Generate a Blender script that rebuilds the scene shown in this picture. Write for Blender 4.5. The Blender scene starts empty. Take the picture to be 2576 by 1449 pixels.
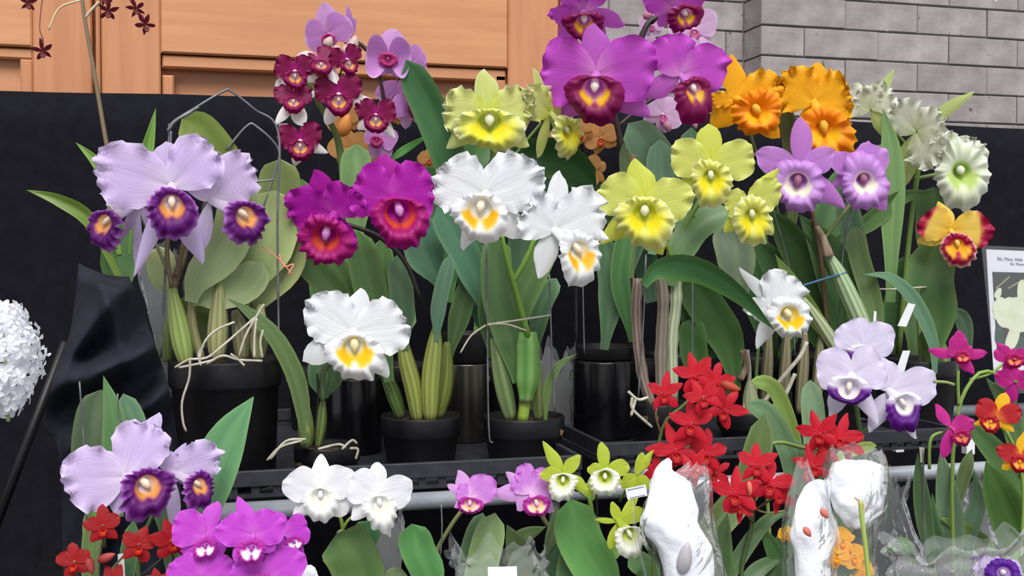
import bpy, bmesh, math, random
from mathutils import Vector, Matrix
random.seed(7)
S = bpy.context.scene
COL = S.collection
# ------------------------------------------------------------------ camera, world, light, exposure
W_PX, H_PX, F_PX = 2576.0, 1449.0, 2800.0
YAW, PITCH, CAM_Z = math.radians(14.9), math.radians(1.53), 1.35
cam_data = bpy.data.cameras.new('camera'); cam = bpy.data.objects.new('camera', cam_data); COL.objects.link(cam)
cam_data.sensor_width = 36.0; cam_data.lens = 36.0 * F_PX / W_PX; cam_data.clip_start = 0.05
cam.location = (0, 0, CAM_Z); cam.rotation_euler = (math.pi / 2 - PITCH, 0, -YAW)
S.camera = cam
world = bpy.data.worlds.new('overcast_sky'); S.world = world; world.use_nodes = True
bg = world.node_tree.nodes['Background']
bg.inputs['Color'].default_value = (0.93, 0.96, 1.0, 1); bg.inputs['Strength'].default_value = 0.6
sun_data = bpy.data.lights.new('sky_daylight_offscreen', 'SUN'); sun = bpy.data.objects.new('sky_daylight_offscreen', sun_data); COL.objects.link(sun)
sun_data.energy = 3.1; sun_data.angle = math.radians(35); sun_data.color = (1.0, 0.98, 0.95)
sun.rotation_euler = (math.radians(36), math.radians(-8), 0); sun.location = (0, -1, 4)
S.view_settings.view_transform = 'Standard'; S.view_settings.look = 'None'
S.view_settings.exposure = 0.30; S.view_settings.gamma = 1.0; S.view_settings.use_curve_mapping = False

CAM = Vector((0, 0, CAM_Z))
RM = cam.rotation_euler.to_matrix()
def ray(px, py):                       # a ray whose depth along the view axis is 1
    return RM @ Vector(((px - W_PX / 2) / F_PX, -(py - H_PX / 2) / F_PX, -1.0))
def P(px, py, Y):                      # the point of the upright plane at distance Y (parallel to the wall)
    d = ray(px, py); return CAM + d * (Y / d.y)
def M(px, py, Y):                      # metres per picture unit there
    return (Y / ray(px, py).y) / F_PX
def lin(c):
    return tuple(((v / 255) / 12.92 if v / 255 <= 0.04045 else ((v / 255 + 0.055) / 1.055) ** 2.4) for v in c[:3]) + (1,)
def mixc(a, b, k):
    k = max(0.0, min(1.0, k)); return tuple(a[i] + (b[i] - a[i]) * k for i in range(3))
def sm(a, b, x):
    x = max(0.0, min(1.0, (x - a) / (b - a))); return x * x * (3 - 2 * x)

# ------------------------------------------------------------------ materials
MATS = {}
def base_mat(name):
    m = bpy.data.materials.new(name); m.use_nodes = True; MATS[name] = m
    nt = m.node_tree; b = nt.nodes['Principled BSDF']; return m, nt, b, nt.nodes.new, nt.links.new
def noise_mat(name, c1, c2, rough=0.6, scale=20, bump=0.0, bscale=60, metal=0.0, coat=0.0, stretch=(1, 1, 1), rnd=0.0, spec=0.5, dist=0.0):
    m, nt, b, N, L = base_mat(name)
    tc = N('ShaderNodeTexCoord'); mp = N('ShaderNodeMapping'); mp.inputs['Scale'].default_value = stretch
    L(tc.outputs['Object'], mp.inputs['Vector'])
    nz = N('ShaderNodeTexNoise'); nz.inputs['Scale'].default_value = scale; nz.inputs['Detail'].default_value = 6; nz.inputs['Distortion'].default_value = dist
    L(mp.outputs['Vector'], nz.inputs['Vector'])
    cr = N('ShaderNodeValToRGB'); cr.color_ramp.elements[0].color = lin(c1); cr.color_ramp.elements[1].color = lin(c2)
    cr.color_ramp.elements[0].position = 0.3; cr.color_ramp.elements[1].position = 0.7
    L(nz.outputs['Fac'], cr.inputs['Fac']); out = cr.outputs['Color']
    if rnd:
        oi = N('ShaderNodeObjectInfo'); hs = N('ShaderNodeHueSaturation'); mr = N('ShaderNodeMapRange')
        mr.inputs['To Min'].default_value = 1 - rnd; mr.inputs['To Max'].default_value = 1 + rnd
        L(oi.outputs['Random'], mr.inputs['Value']); L(mr.outputs['Result'], hs.inputs['Value']); L(out, hs.inputs['Color']); out = hs.outputs['Color']
    L(out, b.inputs['Base Color'])
    b.inputs['Roughness'].default_value = rough; b.inputs['Metallic'].default_value = metal; b.inputs['Coat Weight'].default_value = coat
    b.inputs['Specular IOR Level'].default_value = spec
    if bump:
        n2 = N('ShaderNodeTexNoise'); n2.inputs['Scale'].default_value = bscale; n2.inputs['Detail'].default_value = 5
        L(mp.outputs['Vector'], n2.inputs['Vector'])
        bp = N('ShaderNodeBump'); bp.inputs['Strength'].default_value = bump; bp.inputs['Distance'].default_value = 0.003
        L(n2.outputs['Fac'], bp.inputs['Height']); L(bp.outputs['Normal'], b.inputs['Normal'])
    return m
def pigment_mat(name, rough, transl, coat, vein, vscale, bump):
    """pigment stored per vertex, with fine lengthwise veins from the uv"""
    m, nt, b, N, L = base_mat(name)
    at = N('ShaderNodeAttribute'); at.attribute_name = 'Col'
    uv = N('ShaderNodeUVMap'); mp = N('ShaderNodeMapping'); mp.inputs['Scale'].default_value = (vscale, 1.5, 1)
    L(uv.outputs['UV'], mp.inputs['Vector'])
    nz = N('ShaderNodeTexNoise'); nz.inputs['Scale'].default_value = 1.0; nz.inputs['Detail'].default_value = 4
    L(mp.outputs['Vector'], nz.inputs['Vector'])
    mr = N('ShaderNodeMapRange'); mr.inputs['To Min'].default_value = 1 - vein; mr.inputs['To Max'].default_value = 1 + vein
    mr.inputs['From Min'].default_value = 0.3; mr.inputs['From Max'].default_value = 0.7
    L(nz.outputs['Fac'], mr.inputs['Value'])
    hs = N('ShaderNodeHueSaturation'); L(at.outputs['Color'], hs.inputs['Color']); L(mr.outputs['Result'], hs.inputs['Value'])
    L(hs.outputs['Color'], b.inputs['Base Color'])
    b.inputs['Roughness'].default_value = rough; b.inputs['Coat Weight'].default_value = coat; b.inputs['Coat Roughness'].default_value = 0.35
    b.inputs['Specular IOR Level'].default_value = 0.35
    bp = N('ShaderNodeBump'); bp.inputs['Strength'].default_value = bump; bp.inputs['Distance'].default_value = 0.002
    L(nz.outputs['Fac'], bp.inputs['Height']); L(bp.outputs['Normal'], b.inputs['Normal'])
    if transl:
        tr = N('ShaderNodeBsdfTranslucent'); L(hs.outputs['Color'], tr.inputs['Color']); mx = N('ShaderNodeMixShader'); mx.inputs[0].default_value = transl
        L(b.outputs['BSDF'], mx.inputs[1]); L(tr.outputs['BSDF'], mx.inputs[2]); L(mx.outputs['Shader'], nt.nodes['Material Output'].inputs['Surface'])
    return m
pigment_mat('petal', 0.5, 0.32, 0.0, 0.07, 14, 0.25)
pigment_mat('leaf', 0.42, 0.06, 0.15, 0.08, 3.5, 0.06)
noise_mat('black_plastic', (14, 14, 17), (22, 22, 26), rough=0.45, scale=30, spec=0.35)
noise_mat('tray_plastic', (38, 39, 45), (52, 53, 60), rough=0.5, scale=60, spec=0.4)
noise_mat('black_gloss', (12, 12, 14), (18, 18, 22), rough=0.22, scale=20)
noise_mat('black_cloth', (19, 19, 25), (26, 26, 33), rough=0.95, scale=40, bump=0.3, bscale=900, spec=0.1)
noise_mat('draped_cloth', (26, 28, 38), (38, 41, 53), rough=0.85, scale=25, bump=0.3, bscale=900, spec=0.2)
noise_mat('galvanised', (148, 153, 162), (178, 183, 192), rough=0.34, scale=25, metal=0.35, bump=0.1)
noise_mat('wire', (95, 97, 100), (135, 137, 140), rough=0.4, scale=40, metal=0.5)
noise_mat('black_wire', (18, 18, 18), (30, 30, 30), rough=0.5, scale=40)
noise_mat('twine', (165, 160, 140), (195, 190, 172), rough=0.9, scale=90)
noise_mat('blue_twine', (55, 90, 125), (75, 110, 145), rough=0.9, scale=90)
noise_mat('brick', (132, 122, 120), (164, 157, 158), rough=0.85, scale=14, bump=0.5, bscale=45, rnd=0.10)
def flecks(name):
    nt = MATS[name].node_tree; N, L = nt.nodes.new, nt.links.new; b = nt.nodes['Principled BSDF']; src = b.inputs['Base Color'].links[0].from_socket; tc = N('ShaderNodeNewGeometry')
    for sc, lo, hi, c in ((55, 0.70, 0.76, (96, 88, 88)), (38, 0.77, 0.79, (214, 212, 214))):
        nz = N('ShaderNodeTexNoise'); nz.inputs['Scale'].default_value = sc; nz.inputs['Detail'].default_value = 2; L(tc.outputs['Position'], nz.inputs['Vector'])
        mr = N('ShaderNodeMapRange'); mr.inputs['From Min'].default_value = lo; mr.inputs['From Max'].default_value = hi; L(nz.outputs['Fac'], mr.inputs['Value'])
        mx = N('ShaderNodeMix'); mx.data_type = 'RGBA'; L(mr.outputs['Result'], mx.inputs['Factor']); L(src, mx.inputs['A']); mx.inputs['B'].default_value = lin(c); src = mx.outputs['Result']
    L(src, b.inputs['Base Color'])
flecks('brick')
noise_mat('mortar', (104, 100, 100), (128, 124, 123), rough=0.95, scale=30, bump=0.4)
noise_mat('wood_upright', (182, 120, 80), (202, 140, 98), rough=0.5, scale=5, stretch=(7, 7, 0.5), dist=0.5, coat=0.1)
noise_mat('wood_level', (194, 132, 90), (210, 150, 107), rough=0.5, scale=5, stretch=(0.5, 7, 7), dist=0.5, coat=0.1)
noise_mat('wood_panel', (190, 128, 87), (207, 146, 104), rough=0.5, scale=5, stretch=(0.5, 7, 7), dist=0.5, coat=0.1)
noise_mat('floor_stone', (95, 93, 90), (125, 122, 118), rough=0.8, scale=6, bump=0.2)
noise_mat('bark', (52, 40, 30), (112, 92, 72), rough=0.95, scale=70, bump=0.6)
noise_mat('root', (150, 145, 128), (205, 200, 185), rough=0.8, scale=60)
noise_mat('dry_sheath', (105, 84, 66), (160, 140, 118), rough=0.85, scale=50, stretch=(3, 3, 0.5))
noise_mat('steel', (88, 84, 78), (112, 106, 98), rough=0.32, scale=60, metal=0.9, stretch=(1, 1, 0.05))
noise_mat('cotton', (232, 236, 246), (250, 252, 255), rough=1.0, scale=30, bump=0.35, bscale=160, spec=0.0)
noise_mat('paper', (232, 234, 245), (242, 244, 250), rough=0.8, scale=10)
noise_mat('tag_white', (215, 217, 222), (235, 236, 240), rough=0.5, scale=20)
noise_mat('ink', (88, 92, 130), (100, 104, 142), rough=0.8, scale=40)
noise_mat('photo_dark', (30, 32, 30), (44, 42, 52), rough=0.4, scale=12)
noise_mat('print_pale', (222, 230, 196), (240, 243, 222), rough=0.4, scale=40)
noise_mat('print_leaf', (24, 66, 52), (36, 84, 62), rough=0.4, scale=30)
noise_mat('print_twig', (150, 145, 110), (180, 175, 140), rough=0.4, scale=30)
noise_mat('cardboard', (150, 112, 66), (178, 138, 88), rough=0.8, scale=20)
noise_mat('orange_scrap', (225, 130, 110), (240, 150, 130), rough=0.7, scale=40)
def film_mat(name, haze, gloss, bump, scale):
    m, nt, b, N, L = base_mat(name)
    tc = N('ShaderNodeTexCoord'); nz = N('ShaderNodeTexNoise'); nz.inputs['Scale'].default_value = scale; nz.inputs['Detail'].default_value = 3; nz.inputs['Distortion'].default_value = 1.5
    L(tc.outputs['Object'], nz.inputs['Vector'])
    bp = N('ShaderNodeBump'); bp.inputs['Strength'].default_value = bump; bp.inputs['Distance'].default_value = 0.01; L(nz.outputs['Fac'], bp.inputs['Height'])
    gl = N('ShaderNodeBsdfGlossy'); gl.inputs['Roughness'].default_value = 0.08; L(bp.outputs['Normal'], gl.inputs['Normal'])
    tp = N('ShaderNodeBsdfTransparent'); df = N('ShaderNodeBsdfDiffuse'); df.inputs['Color'].default_value = (0.8, 0.82, 0.85, 1)
    fr = N('ShaderNodeFresnel'); fr.inputs['IOR'].default_value = gloss; L(bp.outputs['Normal'], fr.inputs['Normal'])
    m1 = N('ShaderNodeMixShader'); m1.inputs[0].default_value = haze; L(tp.outputs['BSDF'], m1.inputs[1]); L(df.outputs['BSDF'], m1.inputs[2])
    mm = N('ShaderNodeMath'); mm.operation = 'MULTIPLY'; mm.inputs[1].default_value = 0.6; L(fr.outputs['Fac'], mm.inputs[0]); m2 = N('ShaderNodeMixShader'); L(mm.outputs[0], m2.inputs[0]); L(m1.outputs['Shader'], m2.inputs[1]); L(gl.outputs['BSDF'], m2.inputs[2])
    L(m2.outputs['Shader'], nt.nodes['Material Output'].inputs['Surface'])
film_mat('clear_film', 0.09, 1.4, 0.5, 22)
film_mat('crumpled_film', 0.12, 1.5, 0.8, 26)
film_mat('sleeve_film', 0.05, 1.25, 0.15, 8)

# ------------------------------------------------------------------ mesh helpers
def link(name, me, parent=None, mat=None, smooth=True):
    if mat: me.materials.append(MATS[mat])
    if smooth: me.polygons.foreach_set('use_smooth', [True] * len(me.polygons))
    o = bpy.data.objects.new(name, me); COL.objects.link(o)
    if parent: o.parent = parent; o.matrix_parent_inverse = Matrix.Translation(-Vector(parent.location)) if parent.parent is None else Matrix.Identity(4)
    return o
def tag(o, label, cat, group=None):
    o['label'] = label; o['category'] = cat
    if group: o['group'] = group
    return o
def struct(o): o['kind'] = 'structure'; return o
def empty(name, loc, label=None, cat=None, group=None):
    o = bpy.data.objects.new(name, None); COL.objects.link(o); o.location = loc; o.empty_display_size = 0.02
    if label: tag(o, label, cat, group)
    return o
def mesh(verts, faces, name='m', cols=None, uvs=None):
    me = bpy.data.meshes.new(name); me.from_pydata(verts, [], faces)
    if cols:
        a = me.color_attributes.new('Col', 'FLOAT_COLOR', 'POINT')
        a.data.foreach_set('color', [x for c in cols for x in lin(c)])
    if uvs:
        u = me.uv_layers.new(name='UVMap'); vi = [l.vertex_index for l in me.loops]
        u.data.foreach_set('uv', [x for i in vi for x in uvs[i]])
    me.update(); return me
def gridf(nu, nv, off=0, wrap=False):
    f = []
    for i in range(nu - 1):
        for j in range(nv - (0 if wrap else 1)):
            a = off + i * nv + j; b = off + i * nv + (j + 1) % nv; f.append((a, b, b + nv, a + nv))
    return f
class MB:
    def __init__(s): s.v = []; s.f = []; s.c = []; s.u = []
    def add(s, v, f, c=None, u=None):
        o = len(s.v); s.v += [tuple(x) for x in v]; s.f += [tuple(i + o for i in q) for q in f]
        if c is not None: s.c += c if isinstance(c, list) else [c] * len(v)
        if u is not None: s.u += u
    def box(s, x0, x1, y0, y1, z0, z1, ch=0.0):
        if ch <= 0:
            v = [(x, y, z) for x in (x0, x1) for y in (y0, y1) for z in (z0, z1)]
            s.add(v, [(0, 1, 3, 2), (4, 6, 7, 5), (0, 4, 5, 1), (2, 3, 7, 6), (0, 2, 6, 4), (1, 5, 7, 3)]); return
        v = []; c = ch    # chamfered front (low y) edges
        v += [(x0, y1, z0), (x1, y1, z0), (x1, y1, z1), (x0, y1, z1)]
        v += [(x0, y0 + c, z0), (x1, y0 + c, z0), (x1, y0 + c, z1), (x0, y0 + c, z1)]
        v += [(x0 + c, y0, z0 + c), (x1 - c, y0, z0 + c), (x1 - c, y0, z1 - c), (x0 + c, y0, z1 - c)]
        f = [(0, 3, 2, 1), (8, 9, 10, 11)]
        for k in range(4):
            n = (k + 1) % 4; f += [(k, n, 4 + n, 4 + k), (4 + k, 4 + n, 8 + n, 8 + k)]
        s.add(v, f)
    def tube(s, pts, rad, n=7, col=None, caps=True):
        pts = [Vector(p) for p in pts]; k = len(pts); rad = rad if isinstance(rad, (list, tuple)) else [rad] * k
        v = []; u = []; ref = None
        for i, p in enumerate(pts):
            t = (pts[min(i + 1, k - 1)] - pts[max(i - 1, 0)]).normalized()
            if ref is None: ref = Vector((1, 0, 0)) if abs(t.x) < 0.8 else Vector((0, 0, 1))
            a = (ref - t * ref.dot(t)).normalized(); b = t.cross(a); ref = a
            for j in range(n):
                w = 2 * math.pi * j / n; v.append(p + (a * math.cos(w) + b * math.sin(w)) * rad[i]); u.append((j / n, i / max(1, k - 1)))
        f = gridf(k, n, 0, True)
        if caps: f += [tuple(range(n - 1, -1, -1)), tuple(range((k - 1) * n, k * n))]
        s.add(v, f, (col if isinstance(col, list) else [col] * len(v)) if col else None, u if col else None)
    def lathe(s, cx, cy, prof, n=28, cap=True):
        v = [(cx + r * math.cos(2 * math.pi * j / n), cy + r * math.sin(2 * math.pi * j / n), z) for r, z in prof for j in range(n)]
        f = gridf(len(prof), n, 0, True)
        if cap: f += [tuple(range((len(prof) - 1) * n, len(prof) * n)), tuple(range(n - 1, -1, -1))]
        s.add(v, f)
    def build(s, name, mat, parent=None, smooth=True):
        return link(name, mesh(s.v, s.f, name, s.c or None, s.u or None), parent, mat, smooth)
def spline(pts, n):
    """Catmull-Rom through pts (vectors)"""
    pts = [Vector(p) for p in pts]; k = len(pts) - 1; out = []
    for i in range(n + 1):
        x = i / n * k; a = min(int(x), k - 1); t = x - a
        p1, p2 = pts[a], pts[a + 1]; p0 = pts[a - 1] if a else p1 * 2 - p2; p3 = pts[a + 2] if a + 2 <= k else p2 * 2 - p1
        out.append(0.5 * (2 * p1 + (p2 - p0) * t + (2 * p0 - 5 * p1 + 4 * p2 - p3) * t * t + (3 * p1 - p0 - 3 * p2 + p3) * t ** 3))
    return out
def path(pp, Y, n=12):
    """picture points (x, y[, own Y]) -> smooth 3-D path"""
    return spline([P(p[0], p[1], p[2] if len(p) > 2 else Y) for p in pp], n)

# ------------------------------------------------------------------ plant parts
def leaf(pl, pp, Y, w, col, tip='round', roll=0.0, fold=0.12, edge=None, n=14, name='leaf'):
    col = tuple(min(255, x * max(1.0, 108 / max(col))) for x in col)
    c = path(pp, Y, n); mid = pp[len(pp) // 2]; W = w * M(mid[0], mid[1], mid[2] if len(mid) > 2 else Y)
    nt = 6; th = 0.0011; v = []; cc = []; uu = []; seed = random.uniform(0, 9)
    edge = edge or mixc(col, (205, 215, 130), 0.22)
    rows = []
    for i in range(n + 1):
        s = i / n; t = (c[min(i + 1, n)] - c[max(i - 1, 0)]).normalized()
        view = (CAM - c[i]).normalized(); side = t.cross(view).normalized(); nor = side.cross(t).normalized()
        if nor.dot(view) < 0: nor = -nor
        r = math.radians(roll if not isinstance(roll, tuple) else roll[0] + (roll[1] - roll[0]) * s)
        s2 = side * math.cos(r) + nor * math.sin(r); n2 = nor * math.cos(r) - side * math.sin(r)
        if tip == 'round': wv = (0.30 + 0.70 * sm(0, 0.45, s)) * (max(0.0, 1 - max(0, (s - 0.72) / 0.28) ** 2.6)) ** 0.5
        elif tip == 'blunt': wv = (0.55 + 0.45 * sm(0, 0.4, s)) * (max(0.0, 1 - max(0, (s - 0.85) / 0.15) ** 2.4)) ** 0.5
        else: wv = (0.35 + 0.65 * sm(0, 0.4, s)) * max(0.0, 1 - max(0, (s - 0.45) / 0.55) ** 1.7)
        rows.append((c[i], s2, n2, max(wv, 0.015) * W / 2, s))
    for sg in (1, -1):
        for p, s2, n2, hw, s in rows:
            for j in range(nt + 1):
                t = -1 + 2 * j / nt
                wob = 0.04 * math.sin(s * 9 + seed + t * 2) * hw
                v.append(p + s2 * (hw * t * (1 - 0.5 * fold * fold)) + n2 * (fold * hw * abs(t) ** 1.4 * 2 - 0.15 * hw * fold + wob + sg * th * (1 - abs(t) ** 4)))
                k = mixc(col, edge, abs(t) ** 10 * 0.8); k = mixc(k, mixc(col, (190, 205, 140), 0.35), math.exp(-(t / 0.1) ** 2) * 0.25)
                cc.append(k if sg > 0 else mixc(k, (140, 160, 110), 0.12)); uu.append((t, s * 2 + seed))
    m = (n + 1) * (nt + 1); f = gridf(n + 1, nt + 1) + [tuple(reversed(q)) for q in gridf(n + 1, nt + 1, m)]
    return link(name, mesh(v, f, name, cc, uu), pl, 'leaf')
def stem(pl, pp, Y, w, col=(92, 128, 62), name='flower_stem', mat='leaf', n=14, w2=None):
    c = path(pp, Y, n); m0 = M(pp[0][0], pp[0][1], Y) / 2; b = MB()
    rad = [(w + ((w2 or w) - w) * i / n) * m0 for i in range(n + 1)]
    b.tube(c, rad, 7, col if mat == 'leaf' else None); return b.build(name, mat, pl)
def bulb(pl, pp, Y, w, col, col2=None, ridges=9, name='pseudobulb', shape=None):
    """ridged, spindle-shaped pseudobulb"""
    col = tuple(min(255, x * max(1.0, 112 / max(col))) for x in col)
    n = 14; k = 27; c = path(pp, Y, n); mid = pp[len(pp) // 2]; R = w * M(mid[0], mid[1], Y) / 2; v = []; cc = []; uu = []
    col2 = col2 or mixc(col, (190, 195, 140), 0.35)
    for i, p in enumerate(c):
        s = i / n; t = (c[min(i + 1, n)] - c[max(i - 1, 0)]).normalized(); a = t.cross((CAM - p).normalized()).normalized(); b = t.cross(a)
        pr = shape(s) if shape else 0.32 + 0.68 * math.sin(math.pi * min(1, s * 0.93 + 0.07) ** 0.85) ** 0.8
        for j in range(k):
            w0 = 2 * math.pi * j / k; rr = R * pr * (1 + 0.07 * math.cos(ridges * w0))
            v.append(p + (a * math.cos(w0) + b * math.sin(w0)) * rr)
            x = mixc(col, col2, 0.5 - 0.5 * math.cos(ridges * w0 + 2.5)); cc.append(mixc(x, (150, 140, 110), sm(0.12, 0, s) * 0.6)); uu.append((j / k * 3, s))
    f = gridf(n + 1, k, 0, True) + [tuple(range(k - 1, -1, -1)), tuple(range(n * k, (n + 1) * k))]
    return link(name, mesh(v, f, name, cc, uu), pl, 'leaf')
def bud(pl, px, py, Y, l, w, ang, col, col2=None):
    c = P(px, py, Y); m = M(px, py, Y); d = RM @ Vector((math.cos(math.radians(ang)), math.sin(math.radians(ang)), 0.15))
    pts = [c + d * (l * m * (k / 8 - 0.5)) for k in range(9)]
    cols = [mixc(col2 or col, col, k / 8) for k in range(9) for _ in range(9)]
    b = MB(); b.tube(pts, [max(0.04, math.sin(math.pi * (k / 8) ** 0.8) ** 0.7) * w * m / 2 for k in range(9)], 9, cols); return b.build('bud', 'petal', pl)
def pot(pl, x, y_rim, w, Y, zb, rim=0.028, taper=0.86, mat='black_plastic', soil=True, lathe_n=32):
    """round nursery pot: rim top at picture height y_rim, standing on zb"""
    R = w * M(x, y_rim, Y) / 2; c = P(x, y_rim, Y - R); c.y = Y; c.x = P(x, y_rim, Y).x; z1 = c.z; b = MB()
    prof = [(R * taper * 0.97, zb), (R * taper, zb + 0.004), (R * 0.94, z1 - rim - 0.003), (R * 0.985, z1 - rim), (R, z1 - rim + 0.003), (R, z1 - 0.002), (R * 0.985, z1), (R * 0.93, z1), (R * 0.91, z1 - 0.022), (0.001, z1 - 0.023)]
    b.lathe(c.x, c.y, prof, lathe_n); o = b.build('pot', mat, pl)
    if soil:
        b = MB(); rnd = random.Random(int(x * 7 + y_rim))
        for k in range(90):
            a = rnd.uniform(0, 6.28); r = R * 0.84 * math.sqrt(rnd.random()); q = rnd.uniform(0.003, 0.007); h = z1 - 0.021 + rnd.uniform(0, 0.014) * (1 - (r / R) ** 2)
            e = Matrix.Rotation(rnd.uniform(0, 3), 3, 'Z') @ Matrix.Rotation(rnd.uniform(-.6, .6), 3, 'X')
            v = [e @ Vector((sx * q * 1.6, sy * q, sz * q * 0.6)) + Vector((c.x + r * math.cos(a), c.y + r * math.sin(a), h)) for sx in (-1, 1) for sy in (-1, 1) for sz in (-1, 1)]
            b.add(v, [(0, 1, 3, 2), (4, 6, 7, 5), (0, 4, 5, 1), (2, 3, 7, 6), (0, 2, 6, 4), (1, 5, 7, 3)])
        so = b.build('potting_bark', 'bark', pl, False); so['kind'] = 'stuff'
    return o
def hidden_pot(pl, x, Y, zb, h=0.11, w=0.12):
    """pot given in metres at picture column x"""
    z1 = zb + h; py = H_PX / 2
    for _ in range(6):
        py += (P(x, py, Y).z - z1) / M(x, py, Y)
    return pot(pl, x, py, w / M(x, py, Y), Y, zb)

# ------------------------------------------------------------------ flowers
def petal_data(L, W, p, q, slope, bend, cup, ruf, nf, c0, c1, c2, seed, e0=0.75, twist=0.0, tipc=None, NS=18, NT=14):
    v = []; cc = []; uu = []; ph = seed * 1.7; ph2 = seed * 2.9
    for i in range(NS + 1):
        s = 0.5 - 0.5 * math.cos(math.pi * i / NS); w = max(math.sin(math.pi * min(1, s ** p)), 0.0) ** q if 0 < s < 1 else 0
        w = max(w, 0.13 * (1 - s), 0.03)
        for j in range(NT + 1):
            t = -1 + 2 * j / NT; e = max(abs(t) ** 2.2 * min(1, s * 2.2), sm(0.62, 1.0, s))
            phi = math.atan2(t * w, (s - 0.4) * 1.6)
            r = math.sin(nf * phi + ph) + 0.6 * math.sin(nf * 1.63 * phi + ph2) + 0.45 * math.sin(2.3 * nf * phi + ph)
            lo = math.sin(3 * phi + ph) * 0.05; x = L * s * (1 + lo * e + 0.05 * ruf * e * math.sin(nf * 1.9 * phi + ph2)); y = W / 2 * w * t * (1 + lo + 0.10 * ruf * e * math.sin(nf * 1.6 * phi + ph2))
            z = slope * L * s + bend * L * s * s + cup * W * t * t * w + ruf * 0.16 * W * r * e * e - 0.02 * W * math.exp(-(t / 0.13) ** 2) * (1 - s)
            if twist: a = twist * s; y, z = y * math.cos(a), z + y * math.sin(a)
            v.append((x, y, z)); k = mixc(c0, c1, sm(0.0, 0.45, s)); k = mixc(k, c2, sm(e0, 1.0, e))
            if tipc: k = mixc(k, tipc[0], sm(tipc[1], tipc[1] + 0.12, s + 0.08 * abs(t)))
            cc.append(k); uu.append((t + seed, s))
    return v, gridf(NS + 1, NT + 1), cc, uu
def lip_data(mx, my, mz, a, u, b, thr, flare, rec, ruf, nf, pal, seed, notch=0.12, NS=17, NT=66, outer=None, top=None):
    v = []; cc = []; uu = []; ph = seed * 2.1; throat, mid, edge, patch = pal[:4]; pk = pal[4] if len(pal) > 4 else 0.45
    for i in range(NS + 1):
        s = i / NS
        for j in range(NT):
            th = 2 * math.pi * j / NT; cs, sn = math.cos(th), math.sin(th); ry = u if sn > 0 else b
            R = a * ry / math.sqrt((ry * cs) ** 2 + (a * sn) ** 2); low = max(0, -sn)
            dth = math.atan2(math.cos(th), -math.sin(th)); R *= 1 - notch * math.exp(-(dth / 0.2) ** 2); R *= 1 + 0.07 * math.sin(2 * th + ph) + 0.05 * math.sin(3 * th + ph * 1.7) + 0.035 * math.sin(5 * th + ph)
            if s < 0.35:
                k = s / 0.35; rad = (0.45 + 0.55 * k) * thr * a; x = mx * k + rad * cs; y = my * k + rad * sn; z = mz * k
                c = mixc(outer or throat, throat, sm(0.6, 0.95, k))
            else:
                k = (s - 0.35) / 0.65; e = k ** 2.5; am = 0.65 + 0.5 * math.sin(3 * th + ph * 3.1) * math.sin(2 * th + ph); w = am * (math.sin(nf * th + ph + 2.2 * math.sin(2 * th + ph) + 1.1 * math.sin(3 * th + 2 * ph)) + 0.6 * math.sin(math.floor(nf * 1.7) * th + ph * 2 + 1.5 * math.sin(th + ph)))
                rad = thr * a + (R - thr * a) * k * (1 + 0.11 * ruf * e * am * math.sin(math.floor(nf * 1.3) * th + ph + 2 * math.sin(2 * th)))
                x = mx + rad * cs; y = my + rad * sn
                z = mz + a * (flare * math.sin(k * math.pi / 2) + 0.28 * low * math.sin(k * math.pi) - rec * k * k + ruf * 0.21 * w * e)
                c = mixc(throat, mid, sm(0.0, 0.2, k)); c = mixc(c, edge, sm(0.74, 0.95, k + 0.04 * w))
                if top: c = mixc(c, top, sm(-0.15, 0.25, sn))
                if patch: c = mixc(c, patch, (1 - sm(pk - 0.12, pk + 0.12, k)) * sm(-0.45, 0.0, 0.42 - abs(abs(dth) - 0.85)) * sm(-.1, .3, low + 0.25))
            v.append((x, y, z)); cc.append(c); uu.append((j / NT * 6, s))
    return v, gridf(NS + 1, NT, 0, True), cc, uu
FSEED = [0]
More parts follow.
